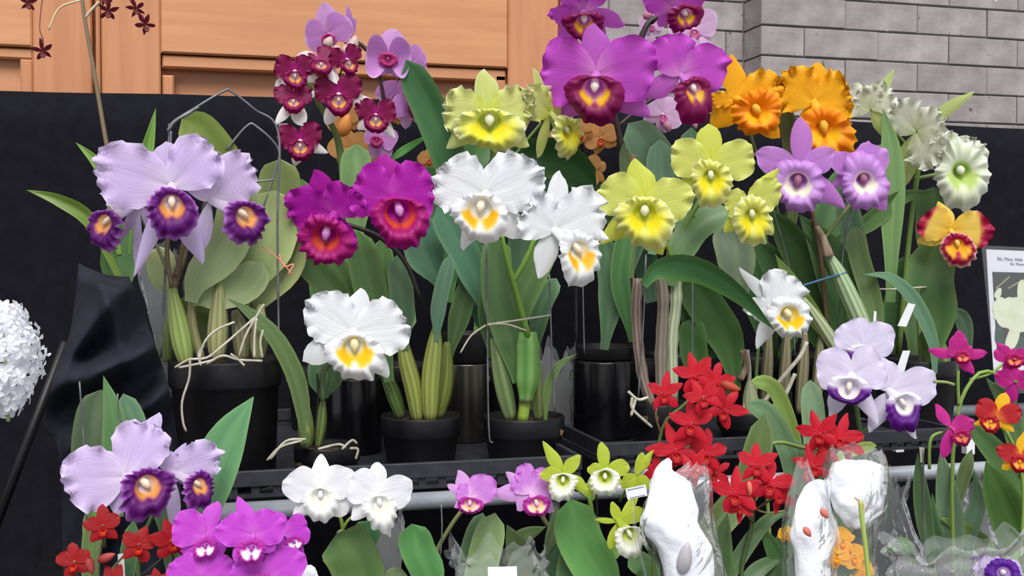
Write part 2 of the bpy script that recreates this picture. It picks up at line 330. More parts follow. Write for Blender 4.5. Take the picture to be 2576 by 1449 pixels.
def flower(pl, cx, cy, Y, pal, pets=(), seps=(), lip=None, yaw=0, pitch=0, ruf=0.5, nf=9, sruf=0.08, att=None, shape=(1.2, 0.47), sshape=(1.0, 0.8), col=True, cup=0.0, sb=-0.12, pslope=0.10, pbend=-0.12, lz=0.5, lruf=0.8, thr=0.28, rec=0.34, flare=0.35, ltipc=None):
    """pets/seps: (angle, length, width[, extra slope]) as seen; lip: (x, y, half width, up, down)"""
    m = M(cx, cy, Y); o = P(cx, cy, Y); n = (CAM - o).normalized(); r = Vector((0, 0, 1)).cross(n).normalized(); up = n.cross(r)
    B = Matrix((r, up, n)).transposed() @ Matrix.Rotation(math.radians(yaw), 3, 'Y') @ Matrix.Rotation(math.radians(-pitch), 3, 'X')
    cyw, cpt = max(0.35, math.cos(math.radians(yaw))), max(0.35, math.cos(math.radians(pitch)))
    T = B.to_4x4(); T.translation = o
    size = max([x[1] for x in list(pets) + list(seps)] + [20]); back = size * 0.12
    def wv(vs, ang=0, z0=0):
        R = T @ Matrix.Rotation(ang, 4, 'Z'); return [R @ (Vector(q) * m + Vector((0, 0, z0 * m))) for q in vs]
    # pedicel and ovary: from the flower's back to the stalk
    p0 = o - n * 0.0; p1 = T @ Vector((0, -back * 0.3 * m, -size * 0.22 * m))
    p2 = P(att[0], att[1], att[2] if len(att) > 2 else Y + 0.03) if att else T @ Vector((0, -size * 0.75 * m, -size * 0.3 * m))
    b = MB(); pc = pal.get('stalk', (150, 165, 110)); pts = spline([p0, p1, p2], 8); b.tube(pts, [max(0.0016, size * m * 0.03)] * 9, 6, pc)
    fl = b.build('flower', 'leaf', pl)
    def piece(name, data, ang, z0):
        v, f, c, u = data; return link(name, mesh(wv(v, ang, z0), f, name, c, u), fl, 'petal')
    def comp(a, l):
        x = l * math.cos(math.radians(a)) / cyw; y = l * math.sin(math.radians(a)) / cpt; return math.atan2(y, x), math.hypot(x, y)
    for k, sp in enumerate(seps):
        FSEED[0] += 1; a, l = comp(sp[0], sp[1]); es = sp[3] if len(sp) > 3 else 0
        piece('sepal', petal_data(l, sp[2], sshape[0], sshape[1], 0.02 + es, sb, -0.08, sruf, 4, *pal['sep'], FSEED[0], tipc=pal.get('septip'), NS=11, NT=8), a, -size * 0.03)
    for k, sp in enumerate(pets):
        FSEED[0] += 1; a, l = comp(sp[0], sp[1]); es = sp[3] if len(sp) > 3 else 0
        piece('petal', petal_data(l, sp[2], shape[0], shape[1], pslope + es, pbend, cup, ruf, nf, *pal['pet'], FSEED[0], tipc=pal.get('pettip')), a, 0.0)
    if lip:
        FSEED[0] += 1; x, y, a, u, bb = lip
        piece('lip', lip_data(x / cyw, y / cpt, lz * a, a / (0.5 + 0.5 * cyw), u, bb, thr, flare, rec, lruf, 14, pal['lip'], FSEED[0], outer=pal['sep'][0], top=pal.get('liptop')), 0, size * 0.02)
        if col:
            q = [Vector((x / cyw * (0.35 + 0.65 * k), y / cpt * (0.35 + 0.65 * k) + a * 0.13 * math.sin(k * 3.1), lz * a * k + a * 0.06)) for k in [i / 5 * 1.12 for i in range(6)]]
            bb2 = MB(); cw = pal.get('col', (245, 240, 235)); bb2.tube(wv(q, 0, size * 0.02), [a * m * z for z in (0.08, 0.1, 0.12, 0.14, 0.16, 0.06)], 8, cw); bb2.build('column', 'petal', fl)
    return fl
def star(pl, cx, cy, R, Y, pal, roll=0, yaw=0, pitch=0, wid=0.42, att=None):
    g = lambda *a: [(x + roll + random.uniform(-7, 7), R * l * random.uniform(0.92, 1.08), R * w) for x, l, w in a]
    return flower(pl, cx, cy, Y, pal, g((28, 0.95, wid * 1.2), (152, 0.95, wid * 1.2)), g((90, 1.0, wid), (-48, 0.9, wid), (-132, 0.9, wid)),
                  (0.12 * R * math.sin(math.radians(roll)), -0.22 * R, 0.22 * R, 0.16 * R, 0.34 * R), yaw, pitch, ruf=0.12, nf=4, att=att, shape=(1.05, 0.75), lruf=0.5, thr=0.4, lz=1.0)
def phal(pl, cx, cy, R, Y, pal, roll=0, yaw=0, pitch=0, att=None, cup=0.0):
    g = lambda *a: [(x + roll, R * l, R * w) for x, l, w in a]
    return flower(pl, cx, cy, Y, pal, g((12, 1.0, 1.15), (168, 1.0, 1.15)), g((90, 0.95, 0.72), (-52, 0.95, 0.7), (-128, 0.95, 0.7)),
                  (0, -0.2 * R, 0.2 * R, 0.16 * R, 0.4 * R), yaw, pitch, ruf=0.06, nf=3, att=att, shape=(1.1, 0.5), sshape=(1.0, 0.6), sruf=0.03, lruf=0.3, cup=cup, lz=0.8, thr=0.45, pbend=0.0 if cup == 0 else 0.25)
def wire(pl, pp, Y, w=5, mat='wire', name='support_wire', n=14):
    c = path(pp, Y, n) if n else [P(p[0], p[1], p[2] if len(p) > 2 else Y) for p in pp]
    b = MB(); b.tube(c, w * M(pp[0][0], pp[0][1], Y) / 2, 6); return b.build(name, mat, pl)
# ------------------------------------------------------------------ the setting
def zat(px, py, Y): return P(px, py, Y).z
def xat(px, Y): return P(px, 300, Y).x
YW, YR = 2.62, 2.715                                  # brick pier face, recessed wall face
b = MB(); b.box(-4, 6, -3, 3.4, -0.1, 0); fl_ = struct(b.build('floor', 'floor_stone', None, False))
# brick wall: mortar core with a pier; every brick on its own
XP = xat(1914, YW); XD = xat(1408, YR); BH = 0.0775; BL = 0.218; J = 0.0045; JV = 0.002
b = MB(); b.box(XP + 0.006, 5.2, YW + 0.006, 3.1, 0, 3.0); b.box(XD, XP + 0.02, YR + 0.006, 3.1, 0, 3.0)
wall = struct(b.build('wall_back', 'mortar', None, False))
zl = zat(1914, 60, YW); BM = {}
def brick(x0, x1, y0, z0, z1, dep, rnd):
    key = (round(x1 - x0, 3), round(dep, 3))
    if key not in BM:
        q = MB(); q.box(0, x1 - x0, 0, dep, 0, z1 - z0, 0.0018); me = mesh(q.v, q.f, 'brick'); me.materials.append(MATS['brick']); BM[key] = me
    o = bpy.data.objects.new('brick', BM[key]); COL.objects.link(o); o.parent = wall
    o.location = (x0, y0 + rnd.uniform(-0.0015, 0.002), z0); o.rotation_euler = (rnd.uniform(-.006, .006), rnd.uniform(-.004, .004), rnd.uniform(-.004, .004)); return o
rnd = random.Random(3)
xa = xat(2125, YW); xb = xat(2022, YW)
for r in range(-5, 5):
    z0 = zl + r * BH; z1 = z0 + BH - J; off = xa if r % 2 == 0 else xb
    xs = [off + k * BL for k in range(-6, 12)]; xs = [XP] + [x for x in xs if x > XP + 0.05 and x < 4.2]
    for q, (x0, x1) in enumerate(zip(xs, xs[1:])): brick(x0 + (JV / 2 if q else 0), x1 - JV / 2, YW, z0, z1, 0.112 if q == 0 else 0.07, rnd)
    xs = [XP - 0.003 - (0.05 if r % 2 else 0.16) - k * BL for k in range(0, 4)]; xs = [XP - 0.001] + [x for x in xs if x > XD + 0.04] + [XD]
    for x1, x0 in zip(xs, xs[1:]): brick(x0 + J / 2, x1 - J / 2, YR, z0, z1, 0.07, rnd)
# two panelled wooden doors
def door(name, Yd, spans, mats):
    root = None
    for part, x0, x1, y0, y1, dy, dep, mt in spans:
        X0, X1 = (xat(x0, Yd) if x0 is not None else -4.0), (xat(x1, Yd)); z1 = zat((x0 or 0) * .5 + x1 * .5, y0, Yd) if y0 is not None else 2.6; z0 = zat((x0 or 0) * .5 + x1 * .5, y1, Yd) if y1 is not None else 0.0
        q = MB(); q.box(X0, X1, Yd + dy, Yd + dy + dep, z0, z1, 0.004)
        o = q.build(part, mt, root, False)
        if root is None: root = struct(o)
    return root
door('door_1', 2.70, [('door_1', 243, 1410, None, None, 0.050, 0.03, 'wood_panel'),
    ('stile', 256, 405, None, None, 0, 0.035, 'wood_upright'), ('stile', 1279, 1406, None, None, 0, 0.035, 'wood_upright'),
    ('rail', 405.8, 1278.2, None, 152, 0.0005, 0.035, 'wood_level'), ('edge_strip', 243, 254, None, None, -0.004, 0.03, 'wood_upright'),
    ('moulding', 408, 1276, 155, 186, 0.010, 0.039, 'wood_level'), ('moulding', 408, 438, 187, None, 0.010, 0.039, 'wood_upright'), ('moulding', 1248, 1276, 187, None, 0.010, 0.039, 'wood_upright')], 0)
door('door_2', 2.73, [('door_2', None, 238, None, None, 0.034, 0.03, 'wood_panel'),
    ('stile', 84, 234, None, None, 0, 0.035, 'wood_upright'), ('rail', None, 83, None, 116, 0, 0.035, 'wood_level'),
    ('moulding', None, 83, 119, 146, 0.010, 0.039, 'wood_level'), ('moulding', 50, 83, 147, None, 0.010, 0.039, 'wood_upright')], 0)
q = MB(); q.box(-4, XD + 0.01, 2.78, 3.1, 0, 3.0); struct(q.build('wall_door', 'mortar', None, False))
q = MB(); q.box(xat(1409, 2.7), XD + 0.004, 2.69, 2.78, 0, 3.0, 0.004); struct(q.build('trim_1', 'wood_upright', None, False))
# black backdrop cloth
YB = 2.14; v = []; nx, nz = 90, 26; xl, xr = -2.2, 3.2
for i in range(nz + 1):
    for j in range(nx + 1):
        X = xl + (xr - xl) * j / nx; zt = 1.35 + 0.2872 + 0.004 * math.sin(X * 3.1) + 0.006 * math.sin(X * 1.3 + 1); k = i / nz
        z = zt * (1 - k) + 0.01
        f = 0.010 * math.sin(X * 7 + 1.5 * math.sin(X * 2)) * min(1, 0.25 + k) + 0.004 * math.sin(X * 19 + k * 2)
        v.append((X, YB + f + 0.008 * math.exp(-k * 60) , z))
for j in range(nx + 1): x, y, z = v[j]; v.append((x, y + 0.03, z - 0.004))
fc = gridf(nz + 1, nx + 1); o0 = (nz + 1) * (nx + 1)
fc += [(j, o0 + j, o0 + j + 1, j + 1) for j in range(nx)]
bd = link('backdrop_cloth', mesh(v, fc), None, 'black_cloth'); tag(bd, 'long plain black cloth hung as backdrop in front of the brick wall and doors', 'backdrop')
# stands: galvanised tube frame with shelf boards
YT = 1.42; ZT = zat(1000, 1168, YT); TH = 0.052; ZF = ZT - TH + 0.004    # tray rim height and the tray floor's top
ZL = 0.80                                                             # lower bench top
ZR = zat(1080, 1259, 1.40); RR = 22 * M(1080, 1259, 1.40)
st = empty('display_stand', (0.3, 1.7, 0), 'galvanised tube stand that carries the black plant trays', 'stand')
def tubep(a, c, r, nm='rail', mt='galvanised'):
    q = MB(); q.tube([a, c], r, 20); return q.build(nm, mt, st)
for yy in (1.40, 1.95): tubep((xat(500, yy), yy, ZR), (2.2, yy, ZR), RR)
for xx in (xat(520, 1.4), 0.6, 2.1):
    tubep((xx, 1.415, ZR - RR * 0.2), (xx, 1.94, ZR - RR * 0.2), RR * 0.8, 'crossbar')
    for yy in (1.40, 1.95): tubep((xx, yy, 0.0), (xx, yy, ZR - RR * 0.5), RR * 0.9, 'leg')
def tray(x0, x1, y0, y1, zt, label, ztf=None):
    zb = ZR + RR; t = empty('plant_tray', ((x0 + x1) / 2, (y0 + y1) / 2, zb), label, 'tray', 'black plastic plant trays')
    rim = 0.020
    q = MB(); q.box(x0, x1, y0, y1, zb, zb + 0.004); q.build('tray_floor', 'tray_plastic', t, False)
    for (a, c, d, e) in ((x0, x1, y0, y0 + 0.008), (x0, x1, y1 - 0.008, y1), (x0, x0 + 0.008, y0 + 0.0085, y1 - 0.0085), (x1 - 0.008, x1, y0 + 0.0085, y1 - 0.0085)):
        q = MB(); q.box(a, c, d, e, zt - rim, zt, 0.001); q.build('rim', 'tray_plastic', t, False)
    n = int((x1 - x0) / 0.0265)
    for k in range(n + 1):
        x = x0 + 0.001 + (x1 - x0 - 0.012) * k / n; q = MB(); q.box(x, x + 0.010, y0 + 0.004, y0 + 0.010, zb + 0.004, zt - rim); q.build('rib', 'tray_plastic', t, False)
    q = MB(); q.box(x0 + .01, x1 - .01, y1 - 0.006, y1 - 0.004, zb + 0.004, zt - rim); q.build('back_wall', 'tray_plastic', t, False)
    return zb + 0.004
xl_ = P(575, 1190, YT).x; xm_ = P(1465, 1140, YT).x
ZF = tray(xl_, xm_, YT, 2.0, ZT, 'black plastic plant tray under the thick-rimmed pot and the white single orchid')
YT2 = 1.52; zt2 = zat(1700, 1108, YT2)
tray(P(1515, 1115, YT2).x, P(2410, 1080, YT2).x, YT2, 2.02, zt2, 'black plastic plant tray behind the scarlet orchid sprays')
ln = empty('lower_bench', (0.3, 1.1, 0), 'low dark bench below the metal rail, holding the front plants', 'bench')
q = MB(); q.box(-1.0, 1.9, 0.86, 1.36, ZL - 0.02, ZL, 0.003); q.build('bench_top', 'black_plastic', ln, False)
for xx in (-0.95, 0.45, 1.85):
    for yy in (0.89, 1.33): q = MB(); q.box(xx - 0.02, xx + 0.02, yy - 0.02, yy + 0.02, 0, ZL - 0.021); q.build('leg', 'black_plastic', ln, False)
# tall containers among the pots
def vase(x, y0, w, Y, parts, label, cat='vase'):
    c = P(x, y0, Y); R = w * M(x, y0, Y) / 2; t = empty('tall_vase', (c.x, c.y, ZF), label, cat)
    for nm, ya, yb, k, mt in parts:
        za = zat(x, ya, Y); zb = zat(x, yb, Y) if yb else ZF; r = R * k; q = MB()
        q.lathe(c.x, c.y, [(r * 0.97, zb), (r, zb + 0.003), (r, za - 0.003), (r * 0.985, za), (r * 0.93, za), (r * 0.92, za - 0.02), (0.001, za - 0.021)], 40); q.build(nm, mt, t)
vase(890, 950, 142, 1.70, [('body', 948, None, 1, 'black_gloss')], 'smooth glossy black cylinder vase behind the single white orchid')
vase(1172, 835, 118, 1.76, [('body', 912, None, 0.97, 'steel'), ('lid', 835, 911, 1.0, 'black_plastic')], 'brushed steel cylinder with a black lid between two small pots', 'canister')
vase(1520, 868, 160, 1.74, [('body', 905, None, 1, 'black_gloss'), ('collar', 868, 904, 0.9, 'black_plastic')], 'wide black cylinder pot with a stepped collar beside the cane orchid')
# draped cloth at the side of the big pot
L_ = [(198, 655), (190, 740), (172, 850), (132, 960), (112, 1075), (150, 1150), (160, 1500)]
R_ = [(322, 690), (352, 760), (388, 860), (418, 950), (440, 1060), (455, 1200), (450, 1500)]
YD = 1.44; v = []; nu, nv = 44, 40
ls, rs = spline([Vector((x, y, 0)) for x, y in L_], nu), spline([Vector((x, y, 0)) for x, y in R_], nu)
for i in range(nu + 1):
    k = i / nu
    for j in range(nv + 1):
        t = j / nv; p = ls[i].lerp(rs[i], t)
        arch = -0.06 * math.sin(math.pi * t) ** 0.7
        f1 = 0.050 * math.exp(-((p.x - 330 + (p.y - 690) * 0.8) / 40) ** 2) * sm(640, 720, p.y)
        f2 = 0.062 * math.exp(-((p.x - 400 + (p.y - 860) * 2.1) / 70) ** 2)
        f3 = 0.050 * math.exp(-((p.x - 430 + (p.y - 980) * 1.6) / 60) ** 2) + 0.016 * math.sin(p.x * 0.05 - p.y * 0.012) * sm(0.5, 0.8, k)
        f4 = 0.022 * math.exp(-((p.x - 250 - (p.y - 700) * 0.35) / 22) ** 2) * sm(660, 720, p.y) * sm(960, 880, p.y) + 0.024 * math.exp(-((p.y - 905 + (p.x - 300) * 0.25) / 24) ** 2) + 0.02 * math.exp(-((p.y - 1085 + (p.x - 200) * 0.5) / 30) ** 2) + 0.008 * math.sin(p.x * 0.07 + p.y * 0.03)
        y = YD + arch - f1 - f2 - f3 - f4 + 0.05 * sm(0.1, 0, k)
        v.append(P(p.x, p.y + 10 * math.sin(t * 3.1), y))
for j in range(nv + 1):
    q0 = v[j]; v.append(Vector((q0.x, q0.y + 0.10, q0.z - 0.02)))
    q1 = v[nu * (nv + 1) + j]
o0 = (nu + 1) * (nv + 1); fc = gridf(nu + 1, nv + 1) + [(j, o0 + j, o0 + j + 1, j + 1) for j in range(nv)]
dz = link('draped_cloth', mesh(v, fc), None, 'draped_cloth'); tag(dz, 'crumpled black cloth draped in folds beside the large black pot', 'cloth')
sub = dz.modifiers.new('soft', 'SUBSURF'); sub.levels = sub.render_levels = 1
q = MB(); q.tube([P(-60, 1449, 1.72), P(165, 860, 1.72)], 0.007, 10); q.tube([P(-60, 1449, 1.72), Vector((P(-60, 1449, 1.72).x - 0.22, 1.72, 0.0))], 0.007, 10)
tag(q.build('backdrop_pole', 'black_plastic'), 'thin slanted black pole in front of the backdrop', 'pole')
# name card with a picture, in a clear sleeve
YC = 1.80
def quad(pts, Y, dy, nm, mt, par, th=0.0006):
    a = [P(x, y, Y) + Vector((0, dy, 0)) for x, y in pts]; c = [p + Vector((0, th, 0)) for p in a]; n = len(a); q = MB()
    q.add(a + c, [tuple(range(n)), tuple(range(2 * n - 1, n - 1, -1))] + [(k, k + n, (k + 1) % n + n, (k + 1) % n) for k in range(n)]); return q.build(nm, mt, par, False)
card = empty('name_card', P(2530, 980, YC), 'printed orchid name card in a clear sleeve standing before the black backdrop', 'sign')
def sheared(pts): return pts
quad([(2467, 617), (2790, 632), (2800, 985), (2504, 990)], YC, -0.002, 'clear_sleeve', 'sleeve_film', card, 0.0004)
quad([(2481, 627), (2770, 640), (2780, 930), (2499, 932)], YC, 0, 'paper', 'paper', card)
ph = quad([(2496, 684), (2740, 690), (2746, 892), (2508, 890)], YC, -0.0007, 'photo_print', 'photo_dark', card, 0.0003)
def blob(cx, cy, rx, ry, k, amp, nm, mt, dy, ang=0):
    pts = []
    for i in range(40):
        t = 2 * math.pi * i / 40; r = 1 + amp * math.sin(k * t) + amp * .6 * math.sin(k * 1.7 * t + 1); x, y = rx * r * math.cos(t), ry * r * math.sin(t)
        pts.append((cx + x * math.cos(ang) - y * math.sin(ang), cy + x * math.sin(ang) + y * math.cos(ang)))
    quad(pts, YC, dy, nm, mt, ph, 0.0001)
blob(2560, 865, 45, 18, 5, .05, 'printed_leaf', 'print_leaf', -0.0009); blob(2512, 840, 10, 30, 3, .05, 'printed_leaf', 'print_leaf', -0.0009)
blob(2570, 730, 12, 26, 3, .04, 'printed_petal', 'print_pale', -0.0010); blob(2548, 845, 15, 42, 3, .05, 'printed_petal', 'print_pale', -0.0010, .3)
blob(2510, 738, 8, 14, 3, .05, 'printed_petal', 'print_pale', -0.0010, .4); blob(2568, 790, 66, 46, 8, .05, 'printed_petal', 'print_pale', -0.0012); blob(2516, 778, 20, 32, 6, .06, 'printed_petal', 'print_pale', -0.0011)
for a in (((2504, 724), (2538, 694)), ((2534, 724), (2562, 708))):
    (x0, y0), (x1, y1) = a; quad([(x0, y0), (x0 + 2, y0 + 3), (x1 + 2, y1 + 3), (x1, y1)], YC, -0.0010, 'printed_twig', 'print_twig', ph, 0.0001)
def text(body, px, py, Y, hpx, par, dy, slope=0.0, mt='ink'):
    c = bpy.data.curves.new('lettering', 'FONT'); c.body = body; c.size = hpx * M(px, py, Y) * 1.35; c.extrude = 0.0001; c.resolution_u = 2
    t = bpy.data.objects.new('tmp', c); COL.objects.link(t); dg = bpy.context.evaluated_depsgraph_get(); me = bpy.data.meshes.new_from_object(t.evaluated_get(dg)); bpy.data.objects.remove(t)
    T = Matrix.Translation(P(px, py, Y) + Vector((0, dy, 0))) @ Matrix.Rotation(slope, 4, 'Y') @ Matrix.Rotation(math.pi / 2, 4, 'X'); me.transform(T)
    me.materials.clear(); return link('lettering', me, par, mt, False)
text('Rlc. Mem. Hele', 2508, 655, YC, 9, card, -0.0006, 0.03); text('Rlc. Memo', 2541, 667, YC, 7, card, -0.0006, 0.03)
# card stands on a thin stake
q = MB(); q.tube([P(2560, 975, YC) + Vector((0, 0.004, 0)), Vector((P(2560, 975, YC).x, YC + 0.004, 0.0))], 0.003, 8); q.build('stake', 'black_wire', card)
# ------------------------------------------------------------------ orchids
def plant(label, x, Y, zb, name='potted_orchid', cat='orchid', group=None):
    return empty(name, (xat(x, Y), Y, zb), label, cat, group)
G = (66, 104, 58); TEAL = (62, 108, 84); OLIVE = (98, 118, 54); PALE = (156, 170, 116); DARK = (44, 74, 40); BRIGHT = (84, 150, 66); GREY = (112, 140, 108); LIME = (150, 180, 70)
def pal(pet, sep, lip, **k): d = dict(pet=pet, sep=sep, lip=lip); d.update(k); return d
def c3(a, b=None, c=None): return (a, b or a, c or b or a)
LILAC = pal(c3((234, 220, 244), (216, 194, 240), (228, 212, 248)), c3((226, 214, 238), (208, 190, 232)), ((240, 176, 110), (96, 14, 112), (176, 110, 200), (238, 160, 80), 0.22), col=(250, 235, 215), stalk=(170, 165, 140))
MAG = pal(c3((205, 70, 190), (178, 20, 168), (190, 40, 182)), c3((180, 20, 165), (172, 14, 158)), ((196, 50, 50), (168, 8, 112), (178, 18, 150), (220, 84, 40), 0.14), col=(220, 150, 215), stalk=(70, 30, 40))
WHT = pal(c3((236, 238, 240), (240, 242, 248)), c3((232, 236, 236), (238, 240, 246)), ((240, 225, 180), (240, 242, 248), (242, 244, 250), (248, 180, 20), 0.42), col=(248, 240, 225), stalk=(130, 160, 90))
WHT2 = pal(WHT['pet'], WHT['sep'], ((240, 200, 40), (240, 242, 248), (242, 244, 250), (246, 196, 20), 0.42), col=(240, 232, 190), stalk=(120, 145, 90))
YEL = pal(c3((218, 222, 90), (214, 220, 112), (222, 228, 140)), c3((208, 216, 70), (212, 220, 90)), ((198, 192, 20), (226, 226, 120), (236, 236, 190), (236, 220, 30), 0.5), col=(240, 240, 215), stalk=(150, 170, 80))
YGR = pal(c3((214, 222, 90), (222, 228, 140), (236, 238, 200)), c3((214, 224, 140), (212, 224, 130), (228, 234, 170)), ((170, 180, 40), (226, 230, 120), (238, 238, 190), (240, 226, 40), 0.55), col=(248, 248, 225), stalk=(120, 150, 60))
PUR = pal(c3((228, 150, 222), (200, 80, 205), (188, 52, 196)), c3((208, 120, 212), (200, 100, 208)), ((226, 150, 190), (128, 4, 78), (140, 10, 96), (246, 196, 40), 0.26), col=(250, 240, 235), stalk=(60, 45, 40))
PLIL = pal(c3((232, 200, 232), (226, 190, 232), (240, 222, 244)), c3((228, 196, 232), (224, 188, 230)), ((200, 90, 90), (196, 90, 160), (210, 120, 180), None), col=(245, 235, 240), stalk=(90, 60, 60))
PINKP = pal(c3((214, 150, 214), (204, 140, 216), (224, 184, 236)), c3((206, 150, 216), (214, 164, 224)), ((160, 40, 90), (170, 40, 110), (200, 100, 170), None), col=(200, 100, 130), stalk=(80, 55, 55))
WINE = pal(c3((176, 20, 130), (130, 4, 74), (122, 4, 66)), c3((235, 228, 228), (240, 236, 236)), ((200, 120, 140), (140, 4, 84), (126, 4, 70), (246, 190, 60), 0.22), col=(240, 200, 200), stalk=(100, 110, 60))
APR = pal(c3((206, 150, 90), (214, 160, 98)), c3((210, 156, 90), (204, 150, 86)), ((190, 60, 30), (200, 80, 40), (214, 140, 80), None), col=(230, 200, 170), stalk=(70, 50, 40))
ORG = pal(c3((255, 198, 40), (255, 184, 22), (255, 188, 36)), c3((255, 192, 34), (254, 182, 20)), ((238, 140, 10), (244, 140, 0), (248, 168, 10), (250, 190, 20), 0.4), col=(250, 200, 70), stalk=(70, 90, 40))
MAUV = pal(c3((214, 160, 226), (198, 136, 218), (212, 160, 230)), c3((196, 130, 212), (192, 124, 208)), ((250, 248, 215), (208, 156, 228), (198, 134, 218), (250, 250, 225), 0.28), col=(170, 110, 140), stalk=(100, 120, 60))
IVO = pal(c3((216, 224, 180), (232, 236, 214), (240, 242, 230)), c3((196, 214, 130), (200, 216, 136)), ((150, 190, 70), (228, 234, 210), (240, 242, 236), (190, 214, 120), 0.4), col=(235, 240, 220), stalk=(110, 140, 70))
YCR = pal(c3((236, 186, 50), (240, 204, 92), (244, 222, 130)), c3((240, 206, 80), (238, 206, 90)), ((244, 170, 30), (166, 10, 66), (236, 190, 180), (246, 180, 40), 0.6), pettip=((172, 10, 66), 0.70), col=(245, 210, 110), stalk=(130, 150, 70))
WVI = pal(c3((232, 226, 244), (226, 218, 244), (218, 206, 240)), c3((232, 228, 244), (228, 220, 244)), ((246, 240, 232), (92, 22, 132), (110, 40, 150), None), col=(240, 232, 220), stalk=(110, 140, 80), liptop=(236, 230, 242))
WSM = pal(c3((240, 240, 242), (234, 234, 242)), c3((244, 244, 244), (240, 240, 244)), ((240, 238, 215), (240, 240, 236), (244, 244, 244), None), col=(248, 248, 246), stalk=(140, 175, 80))
PNK = pal(c3((214, 100, 216), (196, 66, 206), (206, 90, 214)), c3((208, 100, 216), (204, 80, 212)), ((246, 240, 250), (178, 40, 160), (190, 60, 180), (250, 246, 250), 0.6), col=(190, 70, 190), stalk=(110, 120, 80))
PKS = pal(c3((240, 200, 240), (208, 130, 220), (196, 96, 206)), c3((228, 180, 232), (216, 160, 226)), ((240, 190, 110), (176, 40, 150), (190, 60, 170), (248, 224, 190), 0.5), col=(246, 214, 214), stalk=(110, 125, 80))
GRN = pal(c3((180, 196, 60), (176, 192, 54), (192, 204, 84)), c3((172, 190, 46), (176, 194, 56)), ((226, 230, 190), (238, 240, 228), (244, 244, 240), None), col=(240, 240, 222), stalk=(110, 150, 50))
RED = pal(c3((214, 24, 50), (196, 14, 40), (210, 30, 56)), c3((216, 26, 50), (204, 18, 44)), ((224, 90, 40), (168, 8, 34), (190, 16, 44), None), col=(214, 40, 60), stalk=(120, 110, 70))
DRED = pal(c3((170, 10, 18), (158, 8, 18)), c3((168, 8, 18), (160, 10, 20)), ((236, 110, 20), (176, 12, 16), (160, 8, 18), None), col=(196, 40, 40), stalk=(120, 110, 70))
CRI = pal(c3((206, 60, 150), (190, 30, 132), (204, 70, 160)), c3((212, 60, 160), (196, 34, 140)), ((240, 130, 70), (170, 14, 96), (186, 20, 110), (240, 150, 90), 0.5), col=(220, 90, 150), stalk=(120, 150, 60))
REY = pal(c3((226, 130, 50), (180, 24, 36), (176, 20, 36)), c3((242, 190, 40), (240, 184, 30)), ((240, 180, 70), (172, 14, 40), (186, 24, 40), (242, 180, 60), 0.5), col=(240, 170, 80), stalk=(120, 150, 60))
VIO = pal(c3((214, 200, 236), (206, 190, 232)), c3((210, 196, 234), (200, 184, 230)), ((200, 160, 220), (84, 20, 140), (96, 30, 150), None), stalk=(110, 140, 80))

# --- A pink moth orchid, back row
pl = plant('pink moth orchid with round petals on a dark arching stem before the wooden door', 930, 1.88, ZF); hidden_pot(pl, 1010, 1.88, ZF)
stem(pl, [(930, 800), (985, 500), (965, 250), (945, 160), (905, 110), (850, 95)], 1.86, 11, (66, 46, 44))
for x in (890, 960): leaf(pl, [(930, 930), (x, 850), (x + (x - 925) * 2.4, 780)], 1.86, 70, DARK)
flower(pl, 826, 82, 1.80, PINKP, [(200, 62, 88), (28, 62, 84)], [(98, 70, 62), (-70, 36, 34), (-120, 36, 34)], (2, -12, 18, 12, 24), ruf=.05, nf=3, shape=(1.1, .5), sshape=(1, .6), pitch=-8, yaw=-15, att=(870, 108, 1.86), lruf=.3)
flower(pl, 884, 92, 1.84, PINKP, [(98, 74, 30), (80, 50, 24)], [(92, 66, 22), (-80, 34, 24)], None, ruf=.04, nf=3, shape=(1.1, .55), yaw=55, att=(900, 112, 1.86))
flower(pl, 978, 145, 1.80, PINKP, [(176, 60, 104), (6, 56, 104)], [(70, 72, 78), (-60, 52, 46), (-120, 52, 46)], (-2, -4, 24, 18, 24), ruf=.05, nf=3, shape=(1.1, .5), sshape=(1, .6), cup=.25, pbend=.25, att=(955, 200, 1.86), lruf=.3)
flower(pl, 1035, 165, 1.85, PINKP, [(60, 52, 62), (-20, 40, 50)], [(100, 40, 40)], None, ruf=.05, nf=3, shape=(1.1, .5), yaw=35, att=(965, 240, 1.86))
flower(pl, 1000, 205, 1.84, PINKP, [(-140, 70, 46), (-60, 60, 56)], [(-105, 80, 34)], None, ruf=.05, nf=3, shape=(1.1, .55), yaw=-30, att=(965, 250, 1.86))
flower(pl, 1025, 240, 1.81, PINKP, [(20, 46, 60), (-125, 60, 60)], [(80, 45, 40), (-60, 84, 40), (-88, 90, 44)], (6, -30, 16, 10, 30), ruf=.05, nf=3, shape=(1.1, .5), yaw=40, att=(968, 280, 1.86), lruf=.3)
flower(pl, 955, 345, 1.82, PINKP, [(160, 40, 50), (-10, 46, 54)], [(-70, 60, 44), (-110, 56, 40), (90, 36, 34)], (-8, -8, 16, 12, 24), ruf=.05, nf=3, shape=(1.1, .5), att=(975, 330, 1.86), lruf=.3)
for x, y, l, w, a in ((826, 107, 34, 26, 60), (846, 124, 26, 22, 20), (869, 126, 24, 20, 100), (888, 112, 46, 30, 70), (897, 132, 30, 22, -80)): bud(pl, x, y, 1.79, l, w, a, (226, 196, 206), (200, 180, 150))
# --- C apricot moth orchid behind the wine one
pl = plant('apricot moth orchid half hidden behind the wine red and white flowers', 880, 1.97, ZF); hidden_pot(pl, 790, 1.95, ZF, .1, .09)
stem(pl, [(880, 850), (905, 500), (880, 350), (975, 260)], 1.96, 9, (70, 50, 44))
for x, y, R, ro in ((866, 305, 44, 40), (880, 372, 54, 10), (990, 275, 42, -20), (930, 395, 40, 60), (1080, 400, 30, 0)): phal(pl, x, y, R, 1.93, APR, ro, att=(905, y + 40, 1.96))
